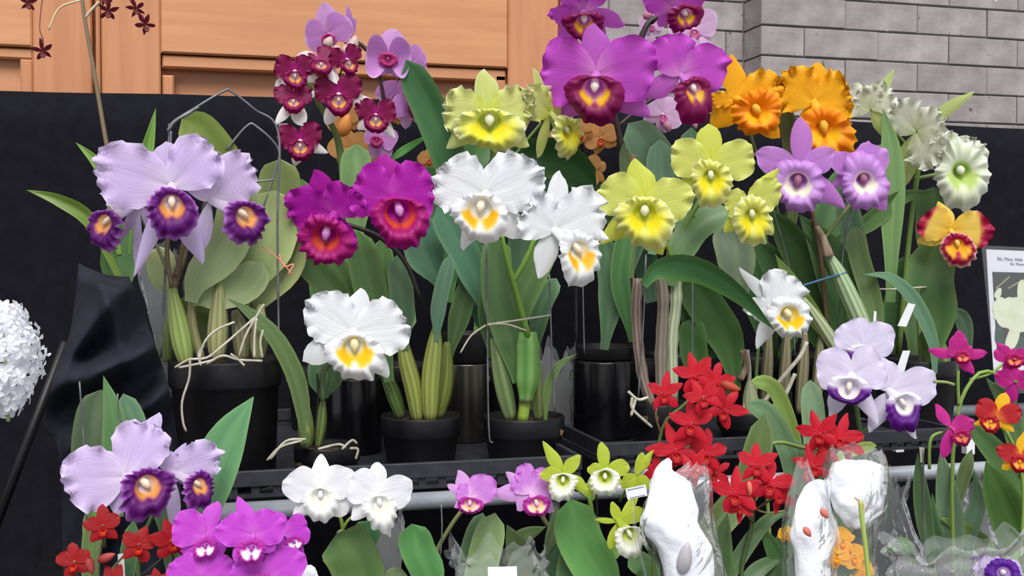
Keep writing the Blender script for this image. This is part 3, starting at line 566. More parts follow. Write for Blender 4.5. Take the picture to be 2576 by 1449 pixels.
# --- B wine red / white
pl = plant('orchid spray of wine red blooms with white sepals and yellow throats', 860, 1.80, ZF); hidden_pot(pl, 860, 1.80, ZF, .11, .1)
stem(pl, [(870, 900), (872, 560), (858, 400), (842, 330), (800, 260), (770, 190)], 1.79, 26, (96, 122, 62), w2=10)
for pp in ([(870, 930), (820, 800), (800, 640), (770, 520)], [(872, 930), (930, 760), (960, 620)]): leaf(pl, pp, 1.82, 62, DARK)
def wine(cx, cy, R, ro, p=WINE, yaw=0, pitch=0, seps=None, att=None):
    flower(pl, cx, cy, 1.74, p, [(28 + ro, R * .95, R * 1.0), (152 + ro, R * .95, R * 1.0)], seps or [(90 + ro, R * 1.15, R * .42), (-40 + ro, R * 1.1, R * .42), (-140 + ro, R * 1.1, R * .42)], (0, -R * .22, R * .5, R * .25, R * .62), yaw, pitch, ruf=.45, nf=7, att=att or (cx * .6 + 830 * .4, cy + 40, 1.79), thr=.4, lruf=.5)
wine(742, 180, 58, 5, seps=[(62, 62, 28), (-140, 70, 26), (-20, 76, 24)]); wine(738, 250, 54, 0, pitch=20, seps=[(20, 70, 24), (-125, 75, 28), (-70, 70, 40)]); wine(808, 158, 52, 30, pitch=25, seps=[(150, 60, 26), (20, 60, 24), (-50, 60, 24)])
wine(852, 238, 68, 8, seps=[(112, 92, 36), (-112, 88, 34), (-18, 92, 32)]); wine(945, 290, 58, -5, seps=[(128, 66, 34), (-48, 72, 32), (-140, 60, 30)]); wine(872, 150, 48, 20, yaw=25, seps=[(70, 50, 24), (-80, 66, 22), (-150, 50, 20)]); wine(755, 355, 64, 8, WINE, seps=[(-22, 72, 32), (-100, 66, 32), (140, 70, 30)])
bud(pl, 868, 315, 1.72, 62, 36, 70, (214, 140, 70))
# --- D yellow green ruffled pair and its broad leaves
pl = plant('ruffled pale yellow-green cattleya pair rising above the white pair', 1200, 1.80, ZF); hidden_pot(pl, 1252, 1.84, ZF)
leaf(pl, [(1200, 640), (1150, 450), (1090, 290), (1022, 150)], 1.78, 92, (52, 92, 54), roll=18)
leaf(pl, [(975, 408), (1020, 375), (1088, 335)], 1.84, 20, BRIGHT, 'point')
leaf(pl, [(1120, 760), (1140, 560), (1180, 420), (1230, 350)], 1.86, 130, DARK); leaf(pl, [(1160, 700), (1210, 520), (1290, 415), (1400, 395), (1500, 470)], 1.85, 110, (46, 80, 46), roll=-20)
leaf(pl, [(1300, 760), (1330, 560), (1420, 430), (1450, 380)], 1.88, 120, (60, 92, 66)); leaf(pl, [(1080, 700), (1075, 520), (1110, 420)], 1.9, 100, DARK)
stem(pl, [(1190, 900), (1225, 560), (1240, 400), (1235, 320)], 1.79, 14, (96, 128, 60)); stem(pl, [(1230, 520), (1290, 400), (1370, 300)], 1.79, 9, (96, 128, 60))
flower(pl, 1228, 285, 1.72, YGR, [(176, 118, 118), (8, 116, 128)], [(95, 112, 62), (-140, 132, 66), (-38, 132, 66)], (4, -22, 84, 34, 76), ruf=.95, nf=11, att=(1238, 370, 1.79), lruf=1.2, thr=.3)
flower(pl, 1385, 285, 1.73, YGR, [(140, 78, 96), (20, 60, 80)], [(112, 118, 34), (-95, 120, 40), (-50, 96, 34)], (28, -42, 44, 40, 72), yaw=48, pitch=-8, ruf=.9, nf=10, att=(1365, 330, 1.79), lruf=1.2)
# --- E giant magenta cattleya, F pale moth orchid behind it
pl = plant('pale lilac moth orchid on a black stem, behind the giant magenta cattleya', 1690, 1.97, ZF); hidden_pot(pl, 1700, 1.96, ZF)
stem(pl, [(1700, 900), (1660, 420), (1610, 130), (1640, 60), (1700, 30)], 1.96, 15, (44, 36, 38))
for x, y, R, ro, yw in ((1745, 70, 62, 10, 10), (1760, 150, 64, -20, 20), (1640, 62, 34, 0, 0), (1690, 190, 40, 60, -20), (1668, 285, 52, -35, 0), (1620, 120, 36, 20, -30)): phal(pl, x, y, R, 1.92, PLIL, ro, yw, att=(1630, y + 30, 1.96))
for x, y, l, w, a in ((1632, 36, 34, 24, 40), (1650, 118, 36, 26, -50), (1680, 318, 30, 22, -70), (1748, 312, 28, 16, -80)): bud(pl, x, y, 1.90, l, w, a, (222, 170, 200), (190, 130, 150))
pl = plant('giant magenta cattleya cluster with crimson and yellow lips', 1560, 1.82, ZF); hidden_pot(pl, 1580, 1.84, ZF)
stem(pl, [(1580, 900), (1588, 560), (1565, 380), (1548, 300), (1520, 210)], 1.80, 20, (58, 46, 40), w2=13)
stem(pl, [(1552, 320), (1640, 250), (1730, 215)], 1.80, 10, (58, 46, 40)); stem(pl, [(1600, 150), (1630, 60), (1690, 30)], 1.80, 15, (40, 32, 36)); stem(pl, [(1540, 270), (1590, 160), (1600, 120)], 1.81, 12, (44, 36, 36)); stem(pl, [(1520, 210), (1490, 90), (1468, 30)], 1.81, 10, (100, 60, 90))
leaf(pl, [(1590, 700), (1585, 520), (1568, 360)], 1.78, 34, (92, 112, 70)); leaf(pl, [(1720, 620), (1700, 480), (1640, 380), (1580, 310)], 1.84, 96, (112, 148, 118)); leaf(pl, [(1640, 640), (1660, 500), (1660, 350)], 1.82, 72, (110, 148, 118)); leaf(pl, [(1640, 760), (1590, 560), (1480, 480)], 1.9, 100, (66, 96, 74)); leaf(pl, [(1560, 760), (1590, 600), (1640, 500), (1720, 460)], 1.86, 90, (60, 90, 62)); leaf(pl, [(1720, 700), (1730, 480), (1740, 320)], 1.88, 66, (66, 96, 70))
stem(pl, [(1578, 560), (1586, 430), (1592, 390)], 1.78, 22, mat='dry_sheath', name='dry_sheath')
flower(pl, 1500, 190, 1.70, PUR, [(172, 146, 168), (12, 154, 168)], [(92, 130, 76), (-38, 166, 88), (-128, 140, 84)], (-4, -30, 74, 34, 92), ruf=.35, nf=7, pitch=-4, att=(1530, 225, 1.79), lruf=.5, thr=.36)
flower(pl, 1468, 28, 1.72, PUR, [(188, 86, 60), (62, 92, 80), (125, 80, 70)], [(-22, 116, 50), (-128, 108, 46), (-62, 110, 60)], (2, -8, 58, 24, 52), ruf=.5, nf=7, pitch=-28, att=(1475, 60, 1.8), lruf=.6)
flower(pl, 1695, 20, 1.70, PUR, [(150, 86, 86), (28, 76, 84)], [(95, 80, 44), (-118, 60, 38), (-45, 80, 40)], (22, -4, 50, 26, 46), ruf=.5, nf=7, yaw=18, pitch=-25, att=(1640, 60, 1.8), lruf=.6)
flower(pl, 1712, 190, 1.69, PUR, [(112, 110, 120), (14, 122, 132)], [(80, 100, 60), (-150, 108, 58), (-40, 70, 40)], (22, -36, 52, 30, 92), ruf=.35, nf=7, yaw=24, att=(1690, 225, 1.79), lruf=.6)
# apricot blooms between
pl = plant('apricot moth orchid with dark thin stems beneath the giant magenta cattleya', 1450, 1.95, ZF); hidden_pot(pl, 1450, 1.95, ZF, .1, .1)
stem(pl, [(1450, 900), (1450, 560), (1470, 380), (1500, 310)], 1.94, 8, (50, 40, 40))
for x, y, R, ro in ((1512, 345, 46, 20), (1420, 350, 40, 0), (1462, 330, 34, 40), (1492, 430, 40, 80)): phal(pl, x, y, R, 1.91, APR, ro, att=(1465, y + 50, 1.94))
# --- G orange
pl = plant('bright orange ruffled cattleya pair in front of the brick wall', 1950, 1.83, ZF); hidden_pot(pl, 1900, 1.88, ZF)
stem(pl, [(1950, 900), (1960, 560), (1900, 380), (1870, 280)], 1.82, 12, (70, 90, 46)); stem(pl, [(1958, 600), (2020, 420), (2055, 300)], 1.82, 12, (70, 90, 46))
leaf(pl, [(1990, 620), (2000, 430), (1975, 250)], 1.79, 50, (52, 60, 36), roll=30); leaf(pl, [(2090, 420), (2080, 260), (2070, 150)], 1.86, 34, (84, 116, 60), 'point')
for pp in ([(1950, 930), (1900, 700), (1880, 540)], [(1960, 930), (2040, 700), (2100, 520), (2150, 420)]): leaf(pl, pp, 1.86, 90, DARK)
flower(pl, 1852, 248, 1.74, ORG, [(4, 116, 138), (182, 70, 44)], [(95, 106, 62), (-126, 94, 68), (-42, 160, 52)], (48, -32, 66, 52, 60), ruf=.9, nf=11, yaw=8, att=(1880, 300, 1.82), lruf=1.2)
flower(pl, 2048, 258, 1.73, ORG, [(140, 104, 130), (8, 92, 140)], [(84, 106, 54), (-110, 90, 44)], (26, -66, 72, 54, 88), ruf=.95, nf=11, att=(2050, 320, 1.82), lruf=1.3)
# --- I ivory
pl = plant('ivory frilled cattleya cluster with green throats beside the brick wall', 2290, 1.84, ZF); hidden_pot(pl, 2280, 1.86, ZF)
leaf(pl, [(2240, 760), (2242, 520), (2240, 380), (2222, 275)], 1.78, 66, (106, 142, 86), 'point', roll=-15); leaf(pl, [(2080, 620), (2180, 560), (2260, 500), (2345, 480)], 1.78, 56, (58, 84, 44), 'point', roll=-30); leaf(pl, [(2120, 480), (2180, 410), (2260, 355)], 1.84, 60, (100, 134, 90), 'point')
leaf(pl, [(2340, 720), (2345, 560), (2350, 470)], 1.82, 80, (70, 100, 60)); leaf(pl, [(2300, 900), (2330, 780), (2330, 620)], 1.82, 120, (66, 92, 52)); leaf(pl, [(2240, 900), (2255, 760), (2290, 640)], 1.86, 60, DARK)
stem(pl, [(2260, 900), (2285, 620), (2310, 420), (2320, 340)], 1.83, 14, (104, 132, 64)); stem(pl, [(2300, 450), (2350, 440), (2390, 430)], 1.83, 10, (104, 132, 64)); stem(pl, [(2310, 400), (2240, 320), (2200, 280)], 1.83, 10, (104, 132, 64))
flower(pl, 2190, 275, 1.80, IVO, [(150, 84, 84), (50, 70, 90), (100, 60, 80)], [(62, 104, 34), (-60, 90, 40)], None, ruf=.8, nf=10, yaw=-20, att=(2210, 300, 1.83), lruf=1.0)
flower(pl, 2305, 330, 1.77, IVO, [(128, 92, 108), (-62, 96, 118), (20, 70, 96)], [(38, 150, 34), (-112, 166, 68)], None, ruf=.7, nf=10, yaw=-35, att=(2320, 380, 1.83), lruf=.9)
flower(pl, 2402, 425, 1.75, IVO, [(112, 96, 96), (50, 92, 90)], [(90, 90, 44), (-75, 95, 50)], (6, -8, 66, 84, 98), yaw=14, ruf=.9, nf=11, att=(2385, 450, 1.83), lruf=1.3, thr=.28)
# --- J yellow crimson
pl = plant('yellow cattleya with crimson petal tips and crimson frilled lip', 2330, 1.72, ZF); hidden_pot(pl, 2320, 1.72, ZF)
leaf(pl, [(2335, 930), (2352, 800), (2340, 700), (2360, 610)], 1.69, 112, (70, 102, 56)); leaf(pl, [(2350, 940), (2345, 860), (2300, 760), (2240, 700), (2168, 690)], 1.66, 44, (84, 120, 92), 'point', roll=-35); leaf(pl, [(2345, 1000), (2350, 900), (2320, 830)], 1.68, 46, (86, 112, 60)); leaf(pl, [(2440, 900), (2420, 800), (2370, 785)], 1.72, 40, (80, 108, 84), 'point')
stem(pl, [(2320, 980), (2310, 760), (2320, 690), (2370, 640), (2396, 600)], 1.70, 10, (120, 140, 84)); bulb(pl, [(2362, 950), (2365, 900), (2350, 830)], 1.70, 46, (92, 118, 60), ridges=6)
flower(pl, 2392, 580, 1.64, YCR, [(158, 78, 92), (0, 96, 104)], [(112, 76, 46), (-158, 84, 44), (-42, 86, 46)], (14, -36, 42, 30, 62), ruf=.5, nf=8, yaw=6, att=(2372, 620, 1.7), lruf=1.1, thr=.3)
# --- H mauve
pl = plant('mauve cattleya pair with white rimmed throats under the orange blooms', 2090, 1.74, ZF); hidden_pot(pl, 2080, 1.74, ZF, .12, .13)
stem(pl, [(2090, 930), (2070, 700), (2050, 560), (2020, 470)], 1.70, 12, (104, 84, 60)); stem(pl, [(2060, 620), (2120, 540), (2165, 480)], 1.70, 10, (104, 120, 64))
leaf(pl, [(2120, 930), (2080, 760), (1990, 600), (1930, 520)], 1.73, 100, (62, 92, 48), 'point', roll=15); leaf(pl, [(2160, 930), (2150, 830), (2080, 640), (2010, 540)], 1.71, 112, (58, 88, 50), 'point', roll=-10); leaf(pl, [(2090, 900), (1990, 720), (1880, 580)], 1.76, 100, (54, 84, 46), 'point'); leaf(pl, [(2190, 860), (2170, 720), (2140, 560), (2120, 500)], 1.72, 60, (84, 118, 88)); leaf(pl, [(2210, 900), (2200, 780), (2160, 640), (2152, 570)], 1.68, 52, (100, 124, 76)); leaf(pl, [(2140, 930), (2010, 740), (1950, 640)], 1.69, 44, (120, 146, 70), 'point')
bulb(pl, [(2215, 930), (2160, 800), (2115, 700), (2085, 640)], 1.66, 44, (128, 160, 110), (196, 212, 176), 9); bulb(pl, [(2130, 920), (2080, 840), (2020, 750)], 1.67, 34, (140, 156, 110), (190, 196, 160), 7)
stem(pl, [(2085, 645), (2070, 600), (2055, 570)], 1.655, 28, mat='dry_sheath', name='dry_sheath', w2=14); wire(pl, [(2155, 500), (2120, 640), (2110, 900)], 1.69, 4); wire(pl, [(1940, 510), (1990, 700), (2000, 900)], 1.69, 4)
wire(pl, [(1998, 725), (2040, 712), (2130, 685)], 1.65, 6, 'blue_twine', 'twine_tie'); wire(pl, [(2170, 720), (2230, 728), (2330, 722)], 1.69, 5, 'twine', 'twine_tie')
flower(pl, 2015, 430, 1.63, MAUV, [(158, 128, 72), (30, 96, 66)], [(90, 142, 54), (-42, 140, 56), (-130, 60, 40)], (-8, -30, 68, 60, 72), ruf=.15, nf=5, shape=(1.0, .8), att=(2040, 500, 1.69), lruf=.8, thr=.36)
flower(pl, 2158, 430, 1.62, MAUV, [(150, 88, 60), (40, 88, 90)], [(70, 80, 44), (-54, 132, 46), (-150, 70, 36)], (8, -26, 58, 72, 76), ruf=.2, nf=5, shape=(1.0, .8), yaw=14, att=(2120, 520, 1.69), lruf=.8, thr=.34)
# --- K yellow canes
pl = plant('clear yellow cattleya trio on tall jointed canes in a small black pot', 1650, 1.60, ZF); pot(pl, 1660, 1022, 150, 1.58, ZF)
for pp, w, c1, c2 in (([(1640, 1020), (1615, 940), (1600, 800), (1605, 700)], 30, (120, 96, 84), (165, 150, 140)), ([(1666, 1015), (1662, 900), (1668, 760), (1660, 680)], 34, (120, 108, 94), (150, 142, 130)), ([(1694, 1015), (1690, 860), (1700, 760), (1698, 650)], 32, (150, 165, 120), (205, 210, 190))):
    bulb(pl, pp, 1.57, w, c1, c2, 7, shape=lambda s: 0.85 + 0.15 * math.cos(s * 18) ** 8 - 0.3 * sm(.1, 0, s))
leaf(pl, [(1692, 720), (1712, 640), (1760, 570), (1840, 530)], 1.56, 84, (92, 128, 82), roll=25)
leaf(pl, [(1615, 715), (1660, 668), (1760, 672), (1860, 735), (1948, 830)], 1.50, 92, (96, 158, 94), 'point', roll=-42, edge=(130, 170, 70), fold=.2)
leaf(pl, [(1850, 980), (1830, 860), (1770, 760), (1730, 690)], 1.62, 96, (58, 92, 46)); leaf(pl, [(1800, 900), (1760, 800), (1720, 700)], 1.64, 90, (52, 84, 44)); leaf(pl, [(1870, 760), (1850, 640), (1830, 560)], 1.66, 96, (104, 120, 98)); leaf(pl, [(1520, 880), (1540, 720), (1520, 600)], 1.68, 70, (66, 96, 68)); leaf(pl, [(1590, 860), (1560, 700), (1580, 560)], 1.66, 50, DARK); leaf(pl, [(1760, 980), (1745, 880), (1740, 800)], 1.63, 70, (54, 88, 44))
stem(pl, [(1700, 690), (1680, 620), (1650, 560), (1630, 530)], 1.56, 12, (120, 140, 60)); stem(pl, [(1690, 650), (1740, 540), (1790, 450)], 1.57, 11, (110, 135, 60)); stem(pl, [(1740, 545), (1820, 530), (1870, 530)], 1.57, 9, (110, 135, 60))
wire(pl, [(1605, 1010), (1618, 820), (1625, 640)], 1.555, 5, n=8); wire(pl, [(1740, 1010), (1742, 800), (1742, 600)], 1.555, 4, n=8)
for pp in ([(1590, 1000), (1592, 1030), (1640, 1075)], [(1600, 1000), (1588, 1045)], [(1580, 985), (1605, 1005), (1630, 1000)]): stem(pl, pp, 1.545, 8, mat='root', name='root')
flower(pl, 1622, 515, 1.46, YEL, [(160, 126, 112), (10, 120, 122)], [(102, 116, 78), (-138, 144, 66), (-70, 140, 58)], (0, -22, 74, 42, 92), ruf=.35, nf=8, att=(1650, 565, 1.55), lruf=1.2, thr=.34, lz=.3)
flower(pl, 1785, 420, 1.49, YEL, [(156, 106, 100), (14, 118, 100)], [(92, 114, 66), (-142, 96, 58), (-50, 80, 40)], (4, -26, 52, 44, 78), ruf=.35, nf=8, att=(1790, 470, 1.56), lruf=1.2, thr=.34, lz=.3)
flower(pl, 1882, 515, 1.47, YEL, [(32, 90, 90), (170, 60, 76)], [(50, 112, 44), (-124, 92, 40), (-50, 110, 50)], (6, -26, 50, 50, 82), ruf=.4, nf=8, yaw=18, pitch=-8, att=(1860, 540, 1.56), lruf=1.2, thr=.34, lz=.3)
# --- M magenta pair
pl = plant('vivid magenta cattleya pair with orange throats on striped green bulbs', 1055, 1.60, ZF); pot(pl, 1058, 1058, 200, 1.58, ZF)
bulb(pl, [(1052, 1060), (1040, 980), (1020, 900), (1015, 850)], 1.57, 44, (124, 140, 62), (170, 176, 96)); bulb(pl, [(1082, 1060), (1084, 960), (1092, 880), (1098, 820)], 1.56, 48, (126, 142, 62), (172, 178, 98)); bulb(pl, [(1100, 1050), (1118, 960), (1125, 860)], 1.59, 44, (104, 124, 52), (140, 150, 76)); bulb(pl, [(1010, 1050), (985, 980), (960, 920)], 1.60, 36, (72, 98, 46))
leaf(pl, [(1020, 880), (1012, 760), (1000, 640)], 1.56, 62, (84, 116, 82)); leaf(pl, [(980, 960), (955, 820), (925, 700), (900, 580)], 1.57, 84, (78, 112, 60)); leaf(pl, [(1098, 860), (1105, 760), (1135, 640)], 1.55, 40, (92, 132, 104)); leaf(pl, [(1130, 900), (1160, 780), (1185, 700)], 1.60, 56, (70, 98, 52))
leaf(pl, [(880, 800), (830, 720), (740, 620)], 1.60, 74, (60, 84, 44), 'blunt'); leaf(pl, [(960, 880), (880, 740), (820, 640)], 1.61, 70, (56, 80, 42)); leaf(pl, [(900, 620), (895, 480), (897, 362)], 1.60, 80, (104, 138, 86)); leaf(pl, [(990, 820), (965, 720), (960, 600)], 1.60, 60, (60, 88, 46)); leaf(pl, [(900, 680), (870, 600), (860, 520)], 1.62, 70, (92, 124, 90))
leaf(pl, [(1230, 800), (1180, 660), (1100, 520)], 1.58, 78, (78, 124, 96)); leaf(pl, [(1110, 720), (1065, 630), (1050, 540)], 1.62, 96, (66, 104, 82)); leaf(pl, [(1215, 820), (1200, 700), (1170, 560)], 1.61, 100, (64, 104, 82), 'point')
stem(pl, [(1060, 760), (1020, 660), (960, 600), (905, 575), (850, 560)], 1.54, 12, (44, 34, 34)); stem(pl, [(960, 600), (985, 560), (990, 520)], 1.54, 10, (44, 34, 34))
flower(pl, 988, 500, 1.44, MAG, [(160, 108, 140), (24, 108, 156)], [(100, 118, 80), (-130, 80, 50), (-60, 80, 50)], (18, -36, 76, 40, 88), ruf=.45, nf=9, att=(960, 580, 1.53), lruf=.9, thr=.42)
flower(pl, 840, 540, 1.46, MAG, [(166, 122, 120), (52, 86, 112)], [(114, 120, 66), (-64, 106, 46), (-130, 90, 50)], (-16, -44, 74, 54, 76), ruf=.55, nf=9, yaw=-10, pitch=-16, att=(870, 575, 1.53), lruf=1.0, thr=.36)
# --- L white pair
pl = plant('white cattleya pair with orange-yellow throats tied to two wires', 1315, 1.58, ZF); pot(pl, 1318, 1060, 205, 1.56, ZF)
bulb(pl, [(1322, 1010), (1326, 940), (1326, 835)], 1.53, 58, (96, 150, 72), (130, 172, 96), 5, shape=lambda s: 0.6 + 0.4 * sm(0, .45, s) - 0.25 * sm(.85, 1, s)); stem(pl, [(1315, 1060), (1322, 1000)], 1.535, 30, (150, 175, 70), n=4)
bulb(pl, [(1285, 1055), (1262, 960), (1240, 850)], 1.55, 44, (104, 130, 80), ridges=5); bulb(pl, [(1355, 1055), (1350, 980), (1352, 900)], 1.56, 34, (120, 136, 76), ridges=5)
leaf(pl, [(1310, 960), (1285, 860), (1250, 740), (1250, 590)], 1.54, 78, (88, 124, 72), 'blunt'); leaf(pl, [(1300, 840), (1310, 760), (1340, 690), (1370, 620)], 1.55, 76, (92, 126, 70), 'blunt'); leaf(pl, [(1372, 1060), (1378, 980), (1405, 920), (1452, 890)], 1.53, 24, (92, 120, 60), 'point'); leaf(pl, [(1345, 900), (1360, 780), (1400, 700)], 1.60, 50, (56, 84, 56)); leaf(pl, [(1235, 900), (1225, 780), (1245, 680)], 1.57, 46, (74, 104, 56))
stem(pl, [(1330, 850), (1300, 740), (1275, 650), (1262, 590)], 1.52, 18, (112, 150, 60), w2=12); stem(pl, [(1290, 710), (1325, 650), (1345, 600)], 1.52, 14, (112, 150, 60)); stem(pl, [(1262, 600), (1240, 540), (1225, 510)], 1.52, 10, (130, 165, 80)); stem(pl, [(1345, 605), (1370, 585), (1395, 575)], 1.52, 10, (130, 165, 80))
wire(pl, [(1224, 600), (1226, 850), (1230, 1085), (1240, 1115)], 1.505, 5); wire(pl, [(1382, 690), (1388, 880), (1396, 1040)], 1.52, 5); wire(pl, [(1465, 650), (1468, 800), (1470, 890)], 1.66, 4)
for pp in ([(1226, 816), (1300, 806), (1386, 793)], [(1226, 818), (1270, 815), (1325, 832)], [(1222, 818), (1185, 845), (1158, 888)]): wire(pl, pp, 1.50, 5, 'twine', 'twine_tie')
flower(pl, 1222, 490, 1.42, WHT, [(158, 138, 160), (24, 150, 168)], [(66, 108, 66), (-112, 152, 54), (-50, 152, 68)], (-14, -36, 72, 40, 84), ruf=.7, nf=11, att=(1240, 540, 1.51), lruf=1.1, thr=.4, lz=.45)
flower(pl, 1395, 580, 1.41, WHT, [(140, 98, 130), (26, 144, 156)], [(82, 160, 58), (-106, 122, 66), (-40, 90, 40)], (50, -52, 56, 50, 92), ruf=.7, nf=10, yaw=22, att=(1375, 590, 1.51), lruf=1.2, thr=.4)
# --- O single white
pl = plant('single large white cattleya with a yellow throat in a shallow black pot', 820, 1.52, ZF); pot(pl, 822, 1132, 165, 1.50, ZF, rim=.02)
bulb(pl, [(798, 1125), (808, 1060), (812, 1000)], 1.47, 26, (88, 112, 50), ridges=5); stem(pl, [(812, 1010), (812, 940), (850, 890), (880, 850)], 1.46, 14, (92, 112, 74))
leaf(pl, [(812, 1000), (800, 950), (800, 900)], 1.48, 50, (84, 120, 84)); leaf(pl, [(818, 1000), (840, 950), (850, 900)], 1.48, 44, (70, 104, 64))
leaf(pl, [(768, 1115), (762, 1050), (742, 950), (690, 850), (630, 790), (575, 752)], 1.45, 56, (84, 108, 62), 'point', roll=-30)
bulb(pl, [(770, 1125), (768, 1060), (750, 960)], 1.46, 38, (96, 116, 50), ridges=4); wire(pl, [(790, 1120), (800, 1000), (798, 940)], 1.455, 5, 'black_wire')
for pp in ([(770, 1105), (720, 1110), (680, 1155)], [(760, 1108), (705, 1125), (672, 1158)], [(860, 1130), (885, 1108), (898, 1115)], [(880, 1128), (900, 1130), (895, 1155)], [(800, 1130), (850, 1118), (870, 1125)]): stem(pl, pp, 1.44, 7, mat='root', name='root')
flower(pl, 888, 835, 1.41, WHT2, [(146, 132, 146), (8, 142, 146)], [(80, 112, 74), (-150, 152, 68), (-54, 146, 66)], (4, -40, 74, 36, 84), ruf=.6, nf=11, att=(850, 890, 1.46), lruf=1.1, thr=.36, lz=.4)
# --- P white, hidden behind the curling leaf
pl = plant('white cattleya with yellow throat half hidden behind a curling green leaf', 1900, 1.62, ZF); pot(pl, 1900, 1045, 190, 1.66, ZF)
stem(pl, [(1900, 1040), (1905, 900), (1920, 820), (1950, 785)], 1.62, 9, (120, 150, 80)); bulb(pl, [(1890, 1050), (1888, 1010), (1885, 960)], 1.62, 40, (160, 165, 130))
for pp in ([(1900, 1040), (1960, 960), (2010, 900), (2030, 860)], [(1870, 1040), (1885, 950), (1880, 880)], [(1920, 1040), (1970, 1000), (2000, 940)]): stem(pl, pp, 1.62, 11, mat='root', name='root')
for x, c_ in ((1930, (90, 84, 66)), (1975, (80, 74, 58)), (2020, (96, 88, 70)), (2060, (70, 70, 50)), (1840, (80, 92, 56))): bulb(pl, [(x - 10, 1040), (x, 930), (x + 6, 830)], 1.68, 28, c_, ridges=6)
stem(pl, [(1862, 955), (1878, 920), (1868, 880)], 1.61, 18, mat='dry_sheath', name='dry_sheath')
flower(pl, 1952, 775, 1.55, WHT2, [(72, 96, 120), (178, 78, 56)], [(130, 130, 34), (-112, 108, 46), (-150, 60, 40)], (22, -18, 58, 46, 56), ruf=.6, nf=9, yaw=18, att=(1925, 800, 1.61), lruf=1.2, thr=.35)
# --- N big pot lilac
pl = plant('lilac cattleya cluster with dark purple lips in the large black pot with a wire hanger', 565, 1.52, ZF); pot(pl, 567, 915, 278, 1.50, ZF, rim=.034, taper=.88)
bulb(pl, [(468, 915), (452, 830), (432, 725)], 1.46, 50, (132, 160, 72), (176, 190, 120)); bulb(pl, [(508, 905), (485, 830), (480, 740)], 1.48, 26, (150, 150, 100), (180, 176, 130)); bulb(pl, [(545, 905), (548, 820), (552, 710)], 1.47, 50, (140, 150, 90), (190, 188, 140)); bulb(pl, [(650, 905), (652, 840), (655, 765)], 1.48, 42, (136, 146, 84), (190, 188, 140)); bulb(pl, [(610, 905), (606, 840), (590, 780)], 1.50, 44, (128, 136, 92), (176, 172, 130)); bulb(pl, [(420, 910), (418, 860), (425, 800)], 1.50, 36, (92, 104, 60))
leaf(pl, [(480, 760), (500, 700), (570, 620), (600, 520), (590, 430)], 1.46, 104, (148, 166, 116)); leaf(pl, [(600, 770), (650, 650), (680, 560), (690, 480)], 1.49, 150, (150, 166, 108)); leaf(pl, [(640, 780), (700, 690), (730, 580), (735, 520)], 1.50, 110, (150, 160, 104)); leaf(pl, [(600, 560), (575, 440), (520, 350), (458, 298)], 1.50, 100, (108, 126, 52)); leaf(pl, [(690, 660), (700, 520), (705, 400)], 1.52, 104, (108, 122, 68)); leaf(pl, [(560, 880), (500, 820), (470, 740)], 1.52, 80, (96, 112, 62)); leaf(pl, [(480, 760), (520, 740), (610, 720), (660, 660)], 1.47, 90, (146, 162, 112)); leaf(pl, [(440, 740), (410, 690), (400, 620)], 1.50, 70, (160, 172, 120)); leaf(pl, [(470, 760), (500, 720), (540, 690)], 1.52, 80, (96, 124, 96)); leaf(pl, [(760, 640), (745, 560), (760, 450)], 1.56, 80, (90, 118, 70))
stem(pl, [(432, 725), (420, 640), (430, 540), (432, 490)], 1.45, 12, (120, 110, 80)); stem(pl, [(440, 700), (470, 600), (520, 530)], 1.45, 12, (110, 92, 70)); stem(pl, [(425, 690), (385, 600), (340, 520)], 1.46, 9, (150, 150, 110)); stem(pl, [(435, 720), (455, 660), (468, 610)], 1.47, 24, mat='dry_sheath', name='dry_sheath')
for pp in ([(478, 900), (476, 950), (458, 1010), (460, 1060), (468, 1085)], [(440, 925), (475, 905), (520, 900), (560, 870), (640, 800)], [(600, 900), (620, 840), (655, 780), (665, 765)], [(500, 905), (515, 860), (545, 830), (590, 810)], [(520, 915), (560, 895), (600, 905), (660, 908)], [(450, 925), (500, 915), (540, 905)], [(580, 890), (600, 905), (615, 920)], [(640, 900), (640, 850), (645, 800)], [(660, 900), (655, 860), (662, 830)], [(505, 920), (500, 890), (512, 870)]): stem(pl, pp, 1.415, 6.5, mat='root', name='root')
wire(pl, [(405, 900), (415, 700), (425, 350), (430, 312), (490, 272), (562, 230), (582, 230), (640, 275), (700, 333), (698, 560), (702, 905)], 1.46, 6, name='hanger_wire', n=60); wire(pl, [(568, 378), (620, 318), (645, 318), (700, 375), (690, 440), (640, 600), (632, 790)], 1.49, 6, name='hanger_wire', n=40); wire(pl, [(422, 330), (440, 305), (475, 285), (500, 268)], 1.455, 9, name='wire_twist'); wire(pl, [(430, 330), (430, 380), (440, 420)], 1.455, 6, name='wire_twist'); wire(pl, [(625, 460), (660, 455), (690, 452)], 1.47, 5, name='wire_hook')
wire(pl, [(660, 620), (700, 650), (735, 690)], 1.43, 3, 'orange_scrap', 'dried_tendril'); wire(pl, [(702, 640), (715, 670), (738, 665), (725, 690)], 1.43, 4, 'orange_scrap', 'dried_tendril')
flower(pl, 432, 468, 1.38, LILAC, [(166, 190, 168), (46, 150, 140)], [(97, 118, 80), (-70, 214, 56), (-112, 236, 44)], (0, -46, 62, 40, 94), ruf=.55, nf=10, att=(430, 540, 1.45), lruf=1.0, thr=.36)
flower(pl, 530, 505, 1.40, LILAC, [(44, 150, 130), (118, 120, 90)], [(100, 150, 50), (-100, 150, 46)], (70, -36, 56, 40, 86), ruf=.5, nf=10, yaw=26, att=(510, 545, 1.45), lruf=1.0, thr=.36)
flower(pl, 345, 515, 1.42, LILAC, [(150, 100, 80), (60, 60, 60)], [(-95, 180, 30), (-60, 96, 36), (-120, 100, 34)], (-58, -46, 46, 34, 86), ruf=.5, nf=9, yaw=-44, att=(350, 545, 1.46), lruf=1.1, thr=.36)
